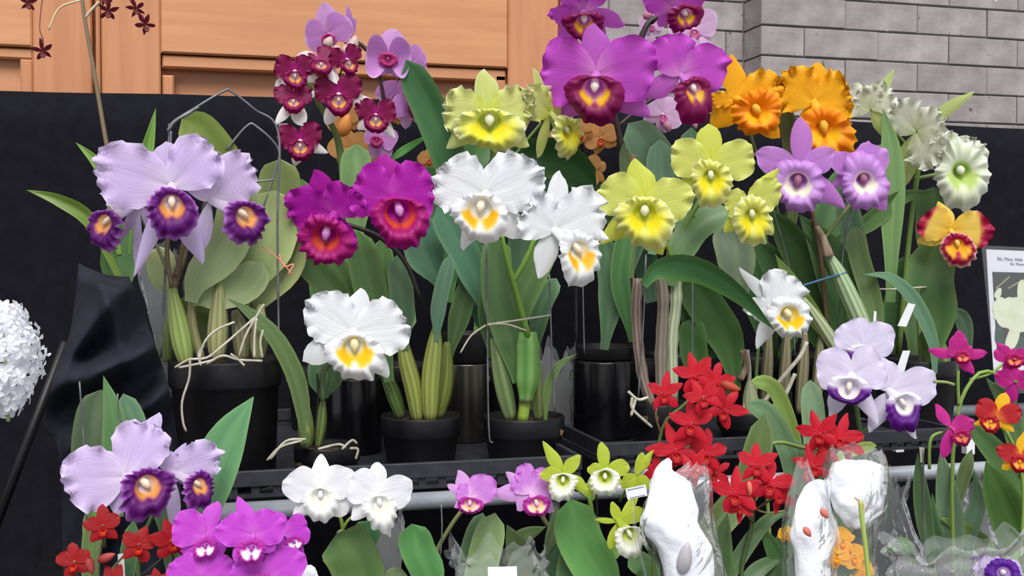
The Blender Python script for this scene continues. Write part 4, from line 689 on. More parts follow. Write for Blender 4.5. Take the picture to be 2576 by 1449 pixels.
# --- S strap leaved orchid and R dark spray behind
pl = plant('strap-leaved orchid with a bare jointed stem and dangling dark maroon blooms', 270, 1.72, ZL); 
hidden_pot(pl, 300, 1.72, 0.9, .1, .14)
q = MB(); q.box(xat(300, 1.72) - .12, xat(300, 1.72) + .1, 1.62, 1.84, 0, 0.9, .004); tag(q.build('plinth', 'black_plastic', None, False), 'plain black plinth hidden behind the draped cloth', 'plinth')
leaf(pl, [(300, 700), (230, 560), (150, 505), (66, 478)], 1.66, 40, (98, 124, 48), 'point', fold=.3); leaf(pl, [(300, 640), (270, 460), (240, 405), (190, 358)], 1.70, 34, (110, 146, 62), 'point', fold=.3); leaf(pl, [(330, 640), (350, 460), (372, 370), (392, 272)], 1.70, 40, (104, 144, 58), 'point', fold=.3); leaf(pl, [(310, 760), (300, 650), (330, 560)], 1.70, 90, (44, 64, 38))
stem(pl, [(300, 760), (285, 470), (262, 330), (240, 200), (215, 60), (204, -20)], 1.72, 13, (128, 112, 88), w2=9); stem(pl, [(214, 45), (230, 25), (250, 5)], 1.72, 8, (196, 178, 150)); stem(pl, [(205, 0), (150, 20), (122, 75)], 1.72, 5, (214, 196, 160)); stem(pl, [(204, -20), (300, -30), (330, 5), (360, 45)], 1.72, 4, (110, 40, 50)); stem(pl, [(204, -20), (120, -30), (100, 60), (108, 100)], 1.72, 3, (140, 80, 80)); stem(pl, [(300, -30), (275, -10), (268, 10)], 1.72, 3, (110, 40, 50)); stem(pl, [(120, -30), (90, -20), (72, 0)], 1.72, 3, (140, 80, 80))
MAR = pal(c3((120, 40, 46), (96, 24, 38), (150, 90, 96)), c3((116, 36, 46), (98, 26, 40)), ((220, 160, 160), (150, 70, 80), (180, 110, 116), None), col=(190, 120, 120), stalk=(110, 40, 50))
for x, y, R, ro, a in ((272, 28, 30, 0, (268, 5)), (343, 22, 26, 20, (335, 5)), (366, 62, 30, 40, (358, 40)), (107, 128, 30, 10, (107, 100)), (72, 8, 26, 0, (72, -8)), (262, -6, 24, 30, (268, -12))): star(pl, x, y, R, 1.70, MAR, ro, wid=.34, pitch=-20, att=(a[0], a[1], 1.72))
# --- Q white violet
pl = plant('white cattleya cluster with violet lips by the white plant labels', 2180, 1.42, ZL); hidden_pot(pl, 2190, 1.33, ZL, .1, .12)
stem(pl, [(2190, 1480), (2180, 1200), (2160, 1060), (2145, 960)], 1.36, 12, (106, 136, 74)); stem(pl, [(2165, 1090), (2215, 1050), (2245, 1005)], 1.36, 9, (106, 136, 74)); stem(pl, [(2150, 1000), (2160, 930), (2170, 880)], 1.38, 8, (106, 136, 74))
leaf(pl, [(2060, 1300), (2050, 1100), (2038, 955)], 1.36, 58, (122, 152, 118)); leaf(pl, [(2110, 1400), (2140, 1250), (2190, 1120)], 1.38, 70, (72, 98, 62))
flower(pl, 2172, 872, 1.38, WVI, [(132, 78, 96), (30, 82, 96)], [(90, 60, 40), (-160, 90, 34), (-100, 60, 36)], (-6, -14, 34, 20, 30), ruf=.2, nf=6, shape=(1.1, .55), att=(2170, 920, 1.38), lruf=.4)
flower(pl, 2142, 945, 1.33, WVI, [(158, 92, 112), (26, 88, 112)], [(130, 90, 34), (-118, 118, 50), (-62, 132, 44)], (-6, -34, 50, 36, 40), ruf=.2, nf=6, shape=(1.1, .55), att=(2150, 1000, 1.36), lruf=.5, thr=.48)
flower(pl, 2238, 985, 1.32, WVI, [(14, 122, 96), (106, 88, 80)], [(-112, 108, 56), (-58, 140, 36)], (26, -32, 44, 32, 74), ruf=.2, nf=6, yaw=20, shape=(1.1, .55), att=(2215, 1040, 1.36), lruf=.5, thr=.48)
for pts in ([(2285, 762), (2303, 766), (2280, 822), (2258, 820)], [(2272, 882), (2290, 882), (2268, 960), (2246, 955)], [(2199, 782), (2205, 784), (2203, 825), (2196, 822)]):
    o = quad(pts, 1.60 if pts[0][1] < 800 else 1.38, 0, 'plant_label', 'tag_white', pl, .0008)
# --- T lower lilac
pl = plant('pale lilac cattleya with a frilled purple lip below the draped cloth', 330, 1.26, ZL); hidden_pot(pl, 350, 1.22, ZL, .1, .13)
leaf(pl, [(500, 1380), (530, 1230), (580, 1100), (638, 998)], 1.26, 128, (88, 138, 92), 'point', roll=25, fold=.15); leaf(pl, [(300, 1300), (290, 1150), (285, 1040), (260, 945)], 1.27, 62, (88, 128, 78), 'point'); leaf(pl, [(340, 1250), (350, 1130), (310, 990)], 1.29, 66, (92, 130, 98)); leaf(pl, [(240, 1300), (230, 1120), (255, 980)], 1.31, 96, (50, 62, 46)); leaf(pl, [(430, 1480), (430, 1340), (400, 1260)], 1.26, 56, (60, 84, 56)); leaf(pl, [(240, 1440), (225, 1330), (240, 1270)], 1.26, 34, (100, 140, 72))
stem(pl, [(350, 1480), (340, 1330), (325, 1240)], 1.24, 12, (96, 120, 70)); stem(pl, [(345, 1380), (400, 1260), (440, 1190)], 1.24, 10, (96, 120, 70)); wire(pl, [(216, 1449), (216, 1200), (200, 960)], 1.25, 5); wire(pl, [(296, 990), (300, 1050), (325, 1080)], 1.25, 4)
flower(pl, 318, 1200, 1.16, LILAC, [(178, 150, 168), (66, 150, 142)], [(62, 190, 56), (-106, 100, 52), (130, 90, 40)], (44, -24, 66, 44, 92), ruf=.55, nf=10, yaw=8, att=(330, 1280, 1.23), lruf=1.2, thr=.36)
flower(pl, 432, 1188, 1.19, LILAC, [(16, 128, 124), (100, 50, 60)], [(60, 80, 40), (-84, 150, 40), (-20, 80, 40)], (54, -36, 40, 36, 72), ruf=.6, nf=9, yaw=30, att=(425, 1220, 1.23), lruf=1.2, thr=.36)
# --- U dark red minis
pl = plant('small dark red orchid with buds below the pale lilac bloom', 240, 1.12, ZL); hidden_pot(pl, 260, 1.08, ZL, .09, .1)
stem(pl, [(255, 1560), (245, 1440), (255, 1350), (260, 1320)], 1.09, 12, (110, 120, 80)); stem(pl, [(250, 1470), (310, 1400), (350, 1375)], 1.09, 6, (110, 120, 80)); stem(pl, [(255, 1520), (390, 1420), (430, 1370)], 1.09, 6, (60, 60, 50)); stem(pl, [(250, 1470), (215, 1420), (185, 1415)], 1.09, 6, (110, 120, 80))
leaf(pl, [(320, 1580), (315, 1470), (335, 1310)], 1.11, 44, (66, 100, 66)); leaf(pl, [(240, 1560), (225, 1420), (232, 1300)], 1.12, 40, (96, 120, 70)); quad([(296, 1395), (312, 1392), (316, 1470), (300, 1475)], 1.10, 0, 'plant_label', 'tag_white', pl, .0008)
for x, y, R, ro, yw in ((258, 1325, 54, 5, 0), (350, 1372, 52, -15, 0), (432, 1362, 56, 8, 15), (186, 1415, 52, 10, -15), (285, 1462, 46, 30, 0), (395, 1470, 40, 0, 0)): star(pl, x, y, R, 1.05, DRED, ro, yw, wid=.58, att=(x + 5, y + 50, 1.09))
bud(pl, 226, 1422, 1.05, 48, 24, -70, (196, 90, 86), (160, 50, 50)); bud(pl, 268, 1403, 1.05, 52, 24, 25, (200, 96, 90), (160, 50, 50))
# --- V pink magenta cluster
pl = plant('orchid cluster of bright pink-magenta blooms with white lips below the metal rail', 600, 1.10, ZL); hidden_pot(pl, 620, 1.08, ZL, .09, .11)
stem(pl, [(620, 1600), (610, 1480), (620, 1400), (635, 1350)], 1.08, 12, (110, 130, 80)); stem(pl, [(612, 1490), (560, 1420), (520, 1370)], 1.08, 8, (110, 130, 80)); stem(pl, [(615, 1470), (680, 1400), (720, 1350)], 1.08, 8, (110, 130, 80))
for pp in ([(610, 1600), (560, 1500), (530, 1420)], [(640, 1600), (700, 1500), (740, 1430)]): leaf(pl, pp, 1.11, 60, (70, 100, 60))
flower(pl, 512, 1350, 1.03, PNK, [(148, 84, 100), (-20, 66, 80)], [(68, 98, 46), (-150, 66, 50), (-60, 50, 40)], (4, -26, 30, 24, 34), ruf=.25, nf=7, att=(540, 1400, 1.08), lruf=.5)
flower(pl, 638, 1345, 1.01, PNK, [(164, 92, 88), (24, 80, 100)], [(112, 100, 50), (-124, 80, 54), (-40, 70, 44)], (-6, -36, 36, 28, 40), ruf=.25, nf=7, att=(630, 1400, 1.08), lruf=.5)
flower(pl, 715, 1345, 1.03, PNK, [(16, 66, 80), (150, 40, 50)], [(108, 66, 44), (-70, 66, 60), (-40, 66, 60)], (20, -20, 24, 18, 26), ruf=.2, nf=6, yaw=20, att=(690, 1390, 1.08), lruf=.4)
flower(pl, 505, 1455, 1.02, PNK, [(150, 84, 90), (28, 84, 90)], [(90, 66, 50), (-120, 70, 50)], (0, -14, 30, 20, 34), ruf=.25, nf=7, att=(560, 1480, 1.08), lruf=.4)
flower(pl, 665, 1455, 1.01, PNK, [(30, 110, 104), (150, 90, 90)], [(95, 66, 50), (-60, 70, 50)], (-6, -10, 34, 22, 34), ruf=.25, nf=7, att=(640, 1490, 1.08), lruf=.4)
# --- W small white pair
pl = plant('small pure white orchid pair with rounded petals against the metal rail', 880, 1.24, ZL); hidden_pot(pl, 890, 1.2, ZL, .09, .11)
stem(pl, [(890, 1560), (862, 1440), (862, 1330), (845, 1270)], 1.22, 10, (150, 185, 80)); stem(pl, [(863, 1330), (880, 1305), (930, 1270)], 1.22, 8, (150, 185, 80)); bud(pl, 855, 1338, 1.21, 20, 12, 40, (210, 220, 170))
leaf(pl, [(920, 1540), (905, 1450), (880, 1390), (845, 1345)], 1.19, 130, (86, 118, 64), 'blunt'); leaf(pl, [(895, 1480), (905, 1390), (935, 1310)], 1.22, 68, (76, 128, 82), 'blunt'); leaf(pl, [(1095, 1560), (1080, 1450), (1050, 1380), (1035, 1318)], 1.18, 88, (80, 136, 76)); leaf(pl, [(960, 1560), (985, 1480), (1010, 1430)], 1.2, 60, (130, 150, 100))
flower(pl, 806, 1232, 1.17, WSM, [(164, 94, 92), (22, 92, 92)], [(88, 86, 52), (-134, 92, 44), (-44, 96, 56)], (0, -16, 42, 20, 74), ruf=.18, nf=6, shape=(1.1, .5), sshape=(1, .65), att=(850, 1280, 1.21), lruf=.8, thr=.45)
flower(pl, 946, 1245, 1.16, WSM, [(148, 78, 92), (8, 96, 84)], [(84, 86, 46), (-136, 82, 50), (-70, 108, 34)], (6, -22, 42, 22, 76), ruf=.18, nf=6, shape=(1.1, .5), sshape=(1, .65), yaw=8, att=(900, 1300, 1.21), lruf=.9, thr=.45)
# --- X pink pair
pl = plant('small rosy pink orchid pair with striped lips above the metal rail', 1230, 1.22, ZL); hidden_pot(pl, 1230, 1.2, ZL, .09, .11)
stem(pl, [(1080, 1520), (1095, 1400), (1130, 1330), (1165, 1280)], 1.22, 12, (110, 116, 72)); stem(pl, [(1420, 1520), (1390, 1350), (1370, 1310), (1350, 1270)], 1.21, 12, (110, 116, 72)); leaf(pl, [(1370, 1400), (1395, 1330), (1400, 1270)], 1.2, 36, (84, 104, 64), 'point')
leaf(pl, [(1200, 1560), (1210, 1440), (1245, 1290)], 1.17, 82, (112, 138, 88)); leaf(pl, [(1165, 1540), (1180, 1400), (1215, 1290)], 1.2, 52, (86, 116, 82)); leaf(pl, [(1340, 1500), (1310, 1400), (1275, 1320)], 1.2, 74, (84, 104, 60), 'point'); leaf(pl, [(1270, 1420), (1310, 1355), (1375, 1325)], 1.21, 44, (58, 76, 40), 'point'); leaf(pl, [(1400, 1560), (1395, 1440), (1390, 1370)], 1.2, 70, (70, 108, 70))
wire(pl, [(1110, 1270), (1112, 1330), (1108, 1400)], 1.2, 4)
flower(pl, 1182, 1252, 1.15, PKS, [(36, 74, 82), (140, 40, 44)], [(114, 74, 42), (150, 70, 22), (-150, 46, 26)], (0, -16, 32, 18, 26), ruf=.3, nf=7, att=(1160, 1285, 1.2), lruf=.8, thr=.4)
flower(pl, 1335, 1242, 1.14, PKS, [(115, 58, 84), (36, 84, 84), (105, 80, 50)], [(178, 98, 46), (140, 80, 40), (-36, 76, 36), (-130, 56, 32)], (16, -26, 34, 22, 32), ruf=.35, nf=7, att=(1350, 1285, 1.2), lruf=.8, thr=.4)
# --- Y green white
pl = plant('lime green orchid with white lips growing beside the cotton-wrapped bloom', 1500, 1.20, ZL); hidden_pot(pl, 1500, 1.17, ZL, .09, .11)
stem(pl, [(1500, 1560), (1490, 1400), (1490, 1300), (1480, 1240)], 1.19, 12, (118, 154, 60)); stem(pl, [(1490, 1260), (1450, 1230), (1420, 1200)], 1.19, 7, (118, 154, 60)); stem(pl, [(1490, 1260), (1510, 1220), (1520, 1195)], 1.19, 7, (118, 154, 60)); stem(pl, [(1492, 1304), (1525, 1305), (1555, 1310)], 1.18, 7, (118, 154, 60))
wire(pl, [(1505, 1560), (1505, 1400), (1500, 1230)], 1.185, 5, 'black_wire', 'stake'); wire(pl, [(1478, 1316), (1495, 1322), (1515, 1314)], 1.18, 9, 'black_wire', 'clip')
leaf(pl, [(1560, 1560), (1510, 1450), (1460, 1360), (1435, 1255)], 1.16, 116, (102, 160, 86)); leaf(pl, [(1430, 1560), (1440, 1430), (1460, 1350)], 1.18, 80, (84, 124, 76)); leaf(pl, [(1480, 1500), (1500, 1420), (1555, 1370)], 1.17, 50, (104, 150, 50), 'blunt')
flower(pl, 1418, 1195, 1.12, GRN, [(178, 60, 40), (52, 62, 36)], [(122, 96, 34), (-30, 72, 34), (-130, 60, 30)], (-2, -16, 34, 22, 54), ruf=.15, nf=5, shape=(1.1, .6), att=(1450, 1235, 1.19), lruf=.8, thr=.5)
flower(pl, 1522, 1188, 1.12, GRN, [(18, 66, 42), (166, 46, 34)], [(96, 80, 32), (-130, 76, 40), (-30, 50, 30)], (0, -14, 36, 24, 50), ruf=.15, nf=5, shape=(1.1, .6), att=(1505, 1235, 1.19), lruf=.8, thr=.5)
flower(pl, 1558, 1312, 1.10, GRN, [(112, 50, 28), (24, 76, 40)], [(178, 60, 14), (-108, 76, 28), (55, 100, 24)], (22, -34, 38, 24, 60), ruf=.12, nf=5, yaw=15, shape=(1.1, .6), att=(1530, 1306, 1.17), lruf=.8, thr=.5)
flower(pl, 1600, 1195, 1.14, GRN, [(70, 60, 30), (-140, 46, 40)], [(52, 78, 26), (-95, 60, 34), (-40, 50, 34)], None, ruf=.12, nf=5, yaw=25, shape=(1.1, .6), att=(1560, 1260, 1.18))
# --- Z red sprays
pl = plant('scarlet star-shaped orchid spray over the black tray', 1760, 1.20, ZL); hidden_pot(pl, 1660, 1.25, ZL, .1, .12)
stem(pl, [(1640, 1540), (1650, 1250), (1665, 1080), (1720, 1020), (1760, 980)], 1.21, 9, (96, 116, 56)); stem(pl, [(1655, 1200), (1690, 1150), (1740, 1120)], 1.21, 7, (110, 100, 60)); stem(pl, [(1662, 1090), (1650, 1040), (1668, 995)], 1.21, 5, (150, 110, 80))
for x, y, R, ro, yw, Yf in ((1672, 990, 54, 0, 0, 1.17), (1748, 945, 62, 15, 0, 1.16), (1800, 962, 56, -18, 15, 1.18), (1768, 1000, 56, 30, 0, 1.13), (1738, 1065, 66, 0, -5, 1.14), (1822, 1030, 60, -35, 10, 1.16), (1700, 1132, 72, 22, 0, 1.15), (1775, 1140, 64, -10, 10, 1.15), (1745, 1180, 54, 40, 0, 1.13), (1650, 1185, 44, 60, -15, 1.16), (1800, 1190, 44, -60, 10, 1.16)): star(pl, x, y, R, Yf, RED, ro, yw, att=(x * .5 + 850, y + 40, 1.21))
bud(pl, 1836, 972, 1.14, 56, 24, -20, (214, 100, 70), (170, 60, 50))
for pp, w, c_ in (([(1700, 1560), (1760, 1380), (1880, 1220), (1925, 1040)], 76, (78, 98, 54)), ([(1640, 1560), (1630, 1440), (1580, 1400)], 60, (96, 134, 84))): leaf(pl, pp, 1.24, w, c_)
pl = plant('scarlet orchid stalk with three open stars between the two cotton bags', 1880, 1.14, ZL); hidden_pot(pl, 1860, 1.12, ZL, .1, .12)
stem(pl, [(1860, 1540), (1868, 1420), (1890, 1330), (1898, 1240), (1905, 1190)], 1.12, 11, (76, 96, 52)); stem(pl, [(1893, 1300), (1870, 1280), (1850, 1250)], 1.12, 5, (150, 140, 90)); stem(pl, [(1896, 1280), (1930, 1290), (1975, 1285)], 1.12, 5, (150, 140, 90))
for x, y, R, ro, yw in ((1852, 1240, 70, 5, -10), (1935, 1215, 70, -12, 10), (1905, 1170, 60, 0, 0), (1862, 1275, 40, 180, 0), (1960, 1245, 50, -50, 25)): star(pl, x, y, R, 1.08, RED, ro, yw, att=(1896, y + 40, 1.12))
bud(pl, 1886, 1228, 1.07, 36, 14, -85, (236, 130, 110))
for pp, w, c_ in (([(1990, 1560), (1975, 1450), (1940, 1370), (1912, 1325)], 50, (90, 138, 78)), ([(1850, 1540), (1900, 1440), (1990, 1390)], 44, (104, 138, 96)), ([(1820, 1540), (1810, 1400), (1830, 1290)], 70, (74, 104, 60)), ([(1900, 1560), (1960, 1400), (2010, 1280)], 60, (70, 100, 60)), ([(1790, 1560), (1850, 1420), (1930, 1310), (1990, 1290)], 40, (86, 120, 74))): leaf(pl, pp, 1.13, w, c_, 'point')
pl = plant('scarlet orchid drooping over the top of the tallest clear bag', 2060, 1.26, ZL); hidden_pot(pl, 2030, 1.26, ZL, .1, .12)
stem(pl, [(1950, 1560), (1930, 1250), (1925, 1140), (1960, 1112), (2040, 1130), (2090, 1110)], 1.24, 10, (120, 140, 74)); stem(pl, [(2040, 1130), (2070, 1100), (2080, 1085)], 1.24, 6, (120, 140, 74)); stem(pl, [(2060, 1125), (2050, 1150), (2045, 1165)], 1.24, 5, (120, 140, 74))
for x, y, R, ro, yw in ((2062, 1090, 60, 20, -10), (2110, 1100, 62, -15, 10), (2135, 1120, 46, -50, 10), (2048, 1172, 58, 20, 0), (2085, 1130, 46, 70, 0)): star(pl, x, y, R, 1.19, RED, ro, yw, att=(2075, y + 25, 1.24))
for pp, w, c_ in (([(2030, 1330), (2000, 1120), (1950, 980), (1888, 958)], 40, (122, 150, 74)), ([(1990, 1300), (1985, 1150), (1940, 1050), (1882, 1012)], 52, (108, 144, 104)), ([(2060, 1300), (2000, 1180), (1990, 1100)], 60, (92, 132, 90)), ([(2080, 1200), (2130, 1140), (2205, 1120)], 30, (122, 140, 70)), ([(2100, 1250), (2040, 1160), (2010, 1120)], 50, (96, 130, 90))): leaf(pl, pp, 1.26, w, c_)
# --- AA crimson
pl = plant('crimson-pink orchid with slim petals on a branching green stalk by the name card', 2400, 1.20, ZL); hidden_pot(pl, 2340, 1.2, ZL, .1, .1)
stem(pl, [(2400, 1500), (2395, 1200), (2408, 1050), (2430, 980), (2470, 935), (2520, 945), (2545, 960)], 1.19, 10, (126, 156, 72)); stem(pl, [(2412, 1020), (2410, 960), (2412, 900)], 1.19, 8, (126, 156, 72)); stem(pl, [(2350, 960), (2380, 962), (2400, 968)], 1.18, 8, (150, 170, 100)); stem(pl, [(2338, 1180), (2340, 1110), (2360, 1090), (2390, 1090)], 1.18, 8, (126, 156, 72)); stem(pl, [(2440, 955), (2490, 940), (2530, 910)], 1.19, 7, (126, 156, 72))
flower(pl, 2412, 895, 1.12, CRI, [(92, 62, 46), (40, 40, 36), (130, 34, 36)], [(172, 76, 26), (8, 70, 26), (-52, 56, 30)], (10, -2, 18, 18, 22), ruf=.2, nf=5, shape=(1.05, .75), att=(2412, 930, 1.18), lruf=.6)
flower(pl, 2392, 1075, 1.12, CRI, [(20, 56, 50), (-40, 50, 50)], [(122, 66, 30), (-100, 84, 30), (0, 60, 30)], (22, -22, 22, 20, 26), ruf=.2, nf=5, yaw=15, shape=(1.05, .75), att=(2372, 1090, 1.18), lruf=.6)
flower(pl, 2548, 905, 1.12, CRI, [(150, 50, 44), (20, 50, 46)], [(130, 56, 24), (-120, 40, 30), (90, 30, 30)], (4, 0, 22, 18, 24), ruf=.2, nf=5, shape=(1.05, .75), att=(2530, 920, 1.18), lruf=.6)
flower(pl, 2552, 960, 1.11, CRI, [(160, 48, 50), (10, 40, 50)], [(-105, 60, 34), (90, 40, 30)], None, ruf=.2, nf=5, yaw=-20, shape=(1.05, .75), att=(2545, 985, 1.18))
for pp, w, c_ in (([(2350, 1460), (2328, 1320), (2315, 1220), (2308, 1140)], 44, (66, 92, 58)), ([(2410, 1460), (2395, 1330), (2380, 1220), (2366, 1130)], 64, (106, 136, 104)), ([(2430, 1440), (2440, 1330), (2460, 1260), (2450, 1180)], 46, (96, 130, 100)), ([(2390, 1440), (2350, 1340), (2345, 1240)], 40, (50, 74, 48)), ([(2400, 1300), (2430, 1180), (2445, 1130)], 34, (92, 112, 66)), ([(2560, 1500), (2500, 1400), (2420, 1330), (2362, 1302)], 50, (120, 148, 80)), ([(2300, 1420), (2270, 1370), (2220, 1390)], 40, (96, 136, 84))): leaf(pl, pp, 1.20, w, c_, 'point')
wire(pl, [(2325, 1400), (2324, 1250), (2322, 1130)], 1.19, 5); quad([(2313, 1125), (2326, 1126), (2324, 1165), (2316, 1163)], 1.19, 0, 'plant_label', 'twine', pl, .0008)
# --- AB red yellow
pl = plant('small red orchid with yellow sepals among tall dark leaves near the name card', 2540, 1.14, ZL); hidden_pot(pl, 2620, 1.14, ZL, .1, .1)
stem(pl, [(2560, 1500), (2575, 1260), (2560, 1150), (2530, 1080)], 1.12, 9, (126, 156, 72))
flower(pl, 2508, 1050, 1.06, REY, [(142, 60, 54), (20, 62, 50)], [(72, 70, 34), (-160, 56, 26), (-40, 50, 28)], (-16, -14, 24, 20, 26), ruf=.2, nf=5, shape=(1.1, .6), att=(2525, 1085, 1.12), lruf=.6)
flower(pl, 2566, 1150, 1.05, REY, [(160, 56, 50), (10, 50, 50)], [(80, 70, 30), (-140, 56, 24), (-50, 50, 28)], (0, -14, 24, 20, 26), ruf=.2, nf=5, shape=(1.1, .6), att=(2565, 1200, 1.12), lruf=.6)
for pp, w, c_ in (([(2600, 1400), (2570, 1230), (2480, 1110), (2402, 1038)], 66, (86, 124, 72)), ([(2570, 1480), (2560, 1360), (2510, 1230), (2480, 1160)], 96, (58, 88, 40)), ([(2540, 1560), (2550, 1440), (2590, 1330)], 80, (112, 150, 70)), ([(2500, 1560), (2500, 1440), (2490, 1350)], 44, (104, 138, 80)), ([(2590, 1300), (2540, 1040), (2480, 950)], 50, (90, 124, 80)), ([(2600, 1300), (2590, 1150), (2580, 1010)], 60, (96, 128, 108))): leaf(pl, pp, 1.15, w, c_, 'point')
# --- violet corner bloom
pl = plant('violet and white orchid wrapped low in crumpled clear film', 2500, 0.98, ZL); hidden_pot(pl, 2500, 1.0, ZL, .08, .1)
stem(pl, [(2500, 1620), (2498, 1520), (2505, 1450)], .98, 9, (120, 150, 80))
flower(pl, 2510, 1450, .95, VIO, [(150, 60, 62), (30, 60, 64)], [(90, 50, 40), (-130, 60, 36), (-50, 60, 36)], (14, 10, 44, 34, 44), ruf=.3, nf=7, att=(2500, 1500, .98), lruf=.7)
# --- AH white floret raceme
pl = plant('dense hanging raceme of small white florets in front of the dark backdrop', -60, 1.20, ZL, 'raceme_orchid'); hidden_pot(pl, -200, 1.20, ZL, .1, .14)
stem(pl, [(-200, 1520), (-180, 1000), (-90, 720), (-20, 740), (10, 880), (20, 1040), (20, 1060)], 1.20, 10, (170, 180, 130), n=24)
for pp in ([(-200, 1500), (-260, 1300), (-330, 1200)], [(-200, 1500), (-150, 1250), (-140, 1100)]): leaf(pl, pp, 1.2, 70, G)
fm = []
for k in range(4):
    mb = MB(); rr = random.Random(k)
    for a in range(5):
        v, f, c, u = petal_data(rr.uniform(.8, 1.0), .62, 1.05, .6, .15, -.3, .1, .2, 4, (240, 242, 250), (244, 246, 252), (246, 248, 254), k * 5 + a, NS=5, NT=4)
        R = Matrix.Rotation(math.radians(90 + 72 * a + rr.uniform(-10, 10)), 3, 'Z'); mb.add([R @ Vector(q) for q in v], f, c, u)
    v, f, c, u = petal_data(.6, .4, 1, .8, .9, -.2, .2, .1, 3, (240, 240, 235), (244, 246, 252), (244, 246, 252), k, NS=4, NT=4); R = Matrix.Rotation(math.radians(-90), 3, 'Z'); mb.add([R @ Vector(q) for q in v], f, c, u)
    me = mesh(mb.v, mb.f, 'floret', mb.c, mb.u); me.materials.append(MATS['petal']); me.polygons.foreach_set('use_smooth', [True] * len(me.polygons)); fm.append(me)
rr = random.Random(11); mm = M(10, 900, 1.2); cnt = 0
for k in range(130):
    t = (k + .5) / 130; py = 772 + 262 * t; half = 92 * (math.sin(math.pi * min(1, t * .93 + .06)) ** .6); th = k * 2.39996
    half *= rr.uniform(.82, 1.14); px = 12 + math.sin(th) * half; dpt = -math.cos(th) * half * mm
    c = P(px, py, 1.20) + Vector((0, dpt, 0)); out = Vector((math.sin(th), -math.cos(th), rr.uniform(-.3, .4))).normalized()
    o = bpy.data.objects.new('floret', fm[k % 4]); COL.objects.link(o); o.parent = pl; o.matrix_parent_inverse = Matrix.Translation(-Vector(pl.location))
    o.matrix_basis = Matrix.Translation(c) @ out.to_track_quat('Z', 'Y').to_matrix().to_4x4() @ Matrix.Rotation(rr.uniform(0, 6), 4, 'Z') @ Matrix.Scale(rr.uniform(20, 32) * mm, 4)

# ------------------------------------------------------------------ cotton, bags, films
def cotton(outline, Y, thick, parent, name='cotton_wool', seed=0):
    """lumpy cotton: outline [(y, x0, x1)] rows -> closed volume"""
    n = 26; k = 36; rr = random.Random(seed); rows = spline([Vector((y, a, c)) for y, a, c in outline], n); v = []
    for i, r in enumerate(rows):
        cx = (r.y + r.z) / 2; hw = max(1.5, (r.z - r.y) / 2) * (0.25 if i in (0, n) else 1)
        for j in range(k):
            th = 2 * math.pi * j / k; lump = 1 + .05 * math.sin(3 * th + i * .5 + seed) + .035 * math.sin(5 * th - i * .8) + .02 * math.sin(9 * th + i * .4) + rr.uniform(-.008, .008)
            p = P(cx + hw * lump * math.cos(th), r.x + 3 * math.sin(5 * th + i), Y); p.y += hw * thick * lump * math.sin(th) * M(cx, r.x, Y); v.append(p)
    f = gridf(n + 1, k, 0, True) + [tuple(range(k - 1, -1, -1)), tuple(range(n * k, (n + 1) * k))]
    return link(name, mesh(v, f), parent, 'cotton')
def film(outline, Y, thick, parent, name='clear_bag', mat='clear_film', seed=0, amp=.06, n=34, k=56, nf=7, top=.35):
    rr = random.Random(seed); rows = spline([Vector((y, a, c)) for y, a, c in outline], n); v = []; cr = [rr.uniform(0, 6) for _ in range(8)]
    for i, r in enumerate(rows):
        cx = (r.y + r.z) / 2; hw = (r.z - r.y) / 2
        for j in range(k):
            th = 2 * math.pi * j / k
            cz = abs(math.sin(nf * th / 2 + cr[0] + .25 * math.sin(i * .35 + cr[1]))) - .5 + .6 * (abs(math.sin(nf * .9 * th + i * .32 + cr[2])) - .5) + .5 * math.sin(i * .55 + 2 * th + cr[3])
            lump = 1 + amp * cz; p = P(cx + hw * lump * math.cos(th), r.x + (16 * math.sin(3 * th + cr[4]) + 12 * math.sin(7 * th + cr[5]) + 7 * math.sin(13 * th + cr[6])) * top * (1 - i / n) ** 2, Y); p.y += hw * thick * lump * math.sin(th) * M(cx, r.x, Y); v.append(p)
    return link(name, mesh(v, gridf(n + 1, k, 0, True)), parent, mat, True)
def bag(label, x, Y, rows_c, rows_f, seed, thick=.6):
    t = plant(label, x, Y, ZL, 'wrapped_bloom', 'wrapped bloom'); hidden_pot(t, x, Y, ZL, .07, .048)
    stem(t, [(x, 1640), (x + 5, 1560), (x, 1500)], Y, 12, (110, 140, 70), n=6)
    for q, rc in enumerate(rows_c): cotton(rc, Y, thick, t, seed=seed + q)
    film(rows_f, Y, thick * 1.15, t, seed=seed); return t
t = bag('bloom wrapped in tall peaked white cotton wool inside a clear bag with a blank tag', 1700, 1.06,
    [[(1155, 1672, 1690), (1185, 1648, 1694), (1215, 1640, 1735), (1270, 1624, 1748), (1310, 1614, 1756), (1350, 1632, 1776), (1400, 1660, 1790), (1560, 1690, 1800)]],
    [(1170, 1735, 1778), (1200, 1690, 1786), (1260, 1630, 1790), (1330, 1612, 1798), (1400, 1640, 1815), (1460, 1660, 1830), (1560, 1680, 1840)], 3, .55)
lab = quad([(1573, 1230), (1624, 1219), (1629, 1247), (1579, 1257)], 1.05, 0, 'paper_tag', 'tag_white', t, .0006)
for a in (((1578, 1232), (1620, 1223)), ((1584, 1252), (1622, 1244))): (x0, y0), (x1, y1) = a; quad([(x0, y0), (x1, y1), (x1, y1 + 1.5), (x0, y0 + 1.5)], 1.05, -.0006, 'tag_line', 'ink', lab, .0001)
wire(t, [(1592, 1255), (1600, 1350), (1625, 1450), (1640, 1560)], 1.052, 9, 'sleeve_film', 'tag_stake')
bud(t, 1722, 1405, 1.045, 90, 40, 80, (206, 202, 208), (186, 180, 188))
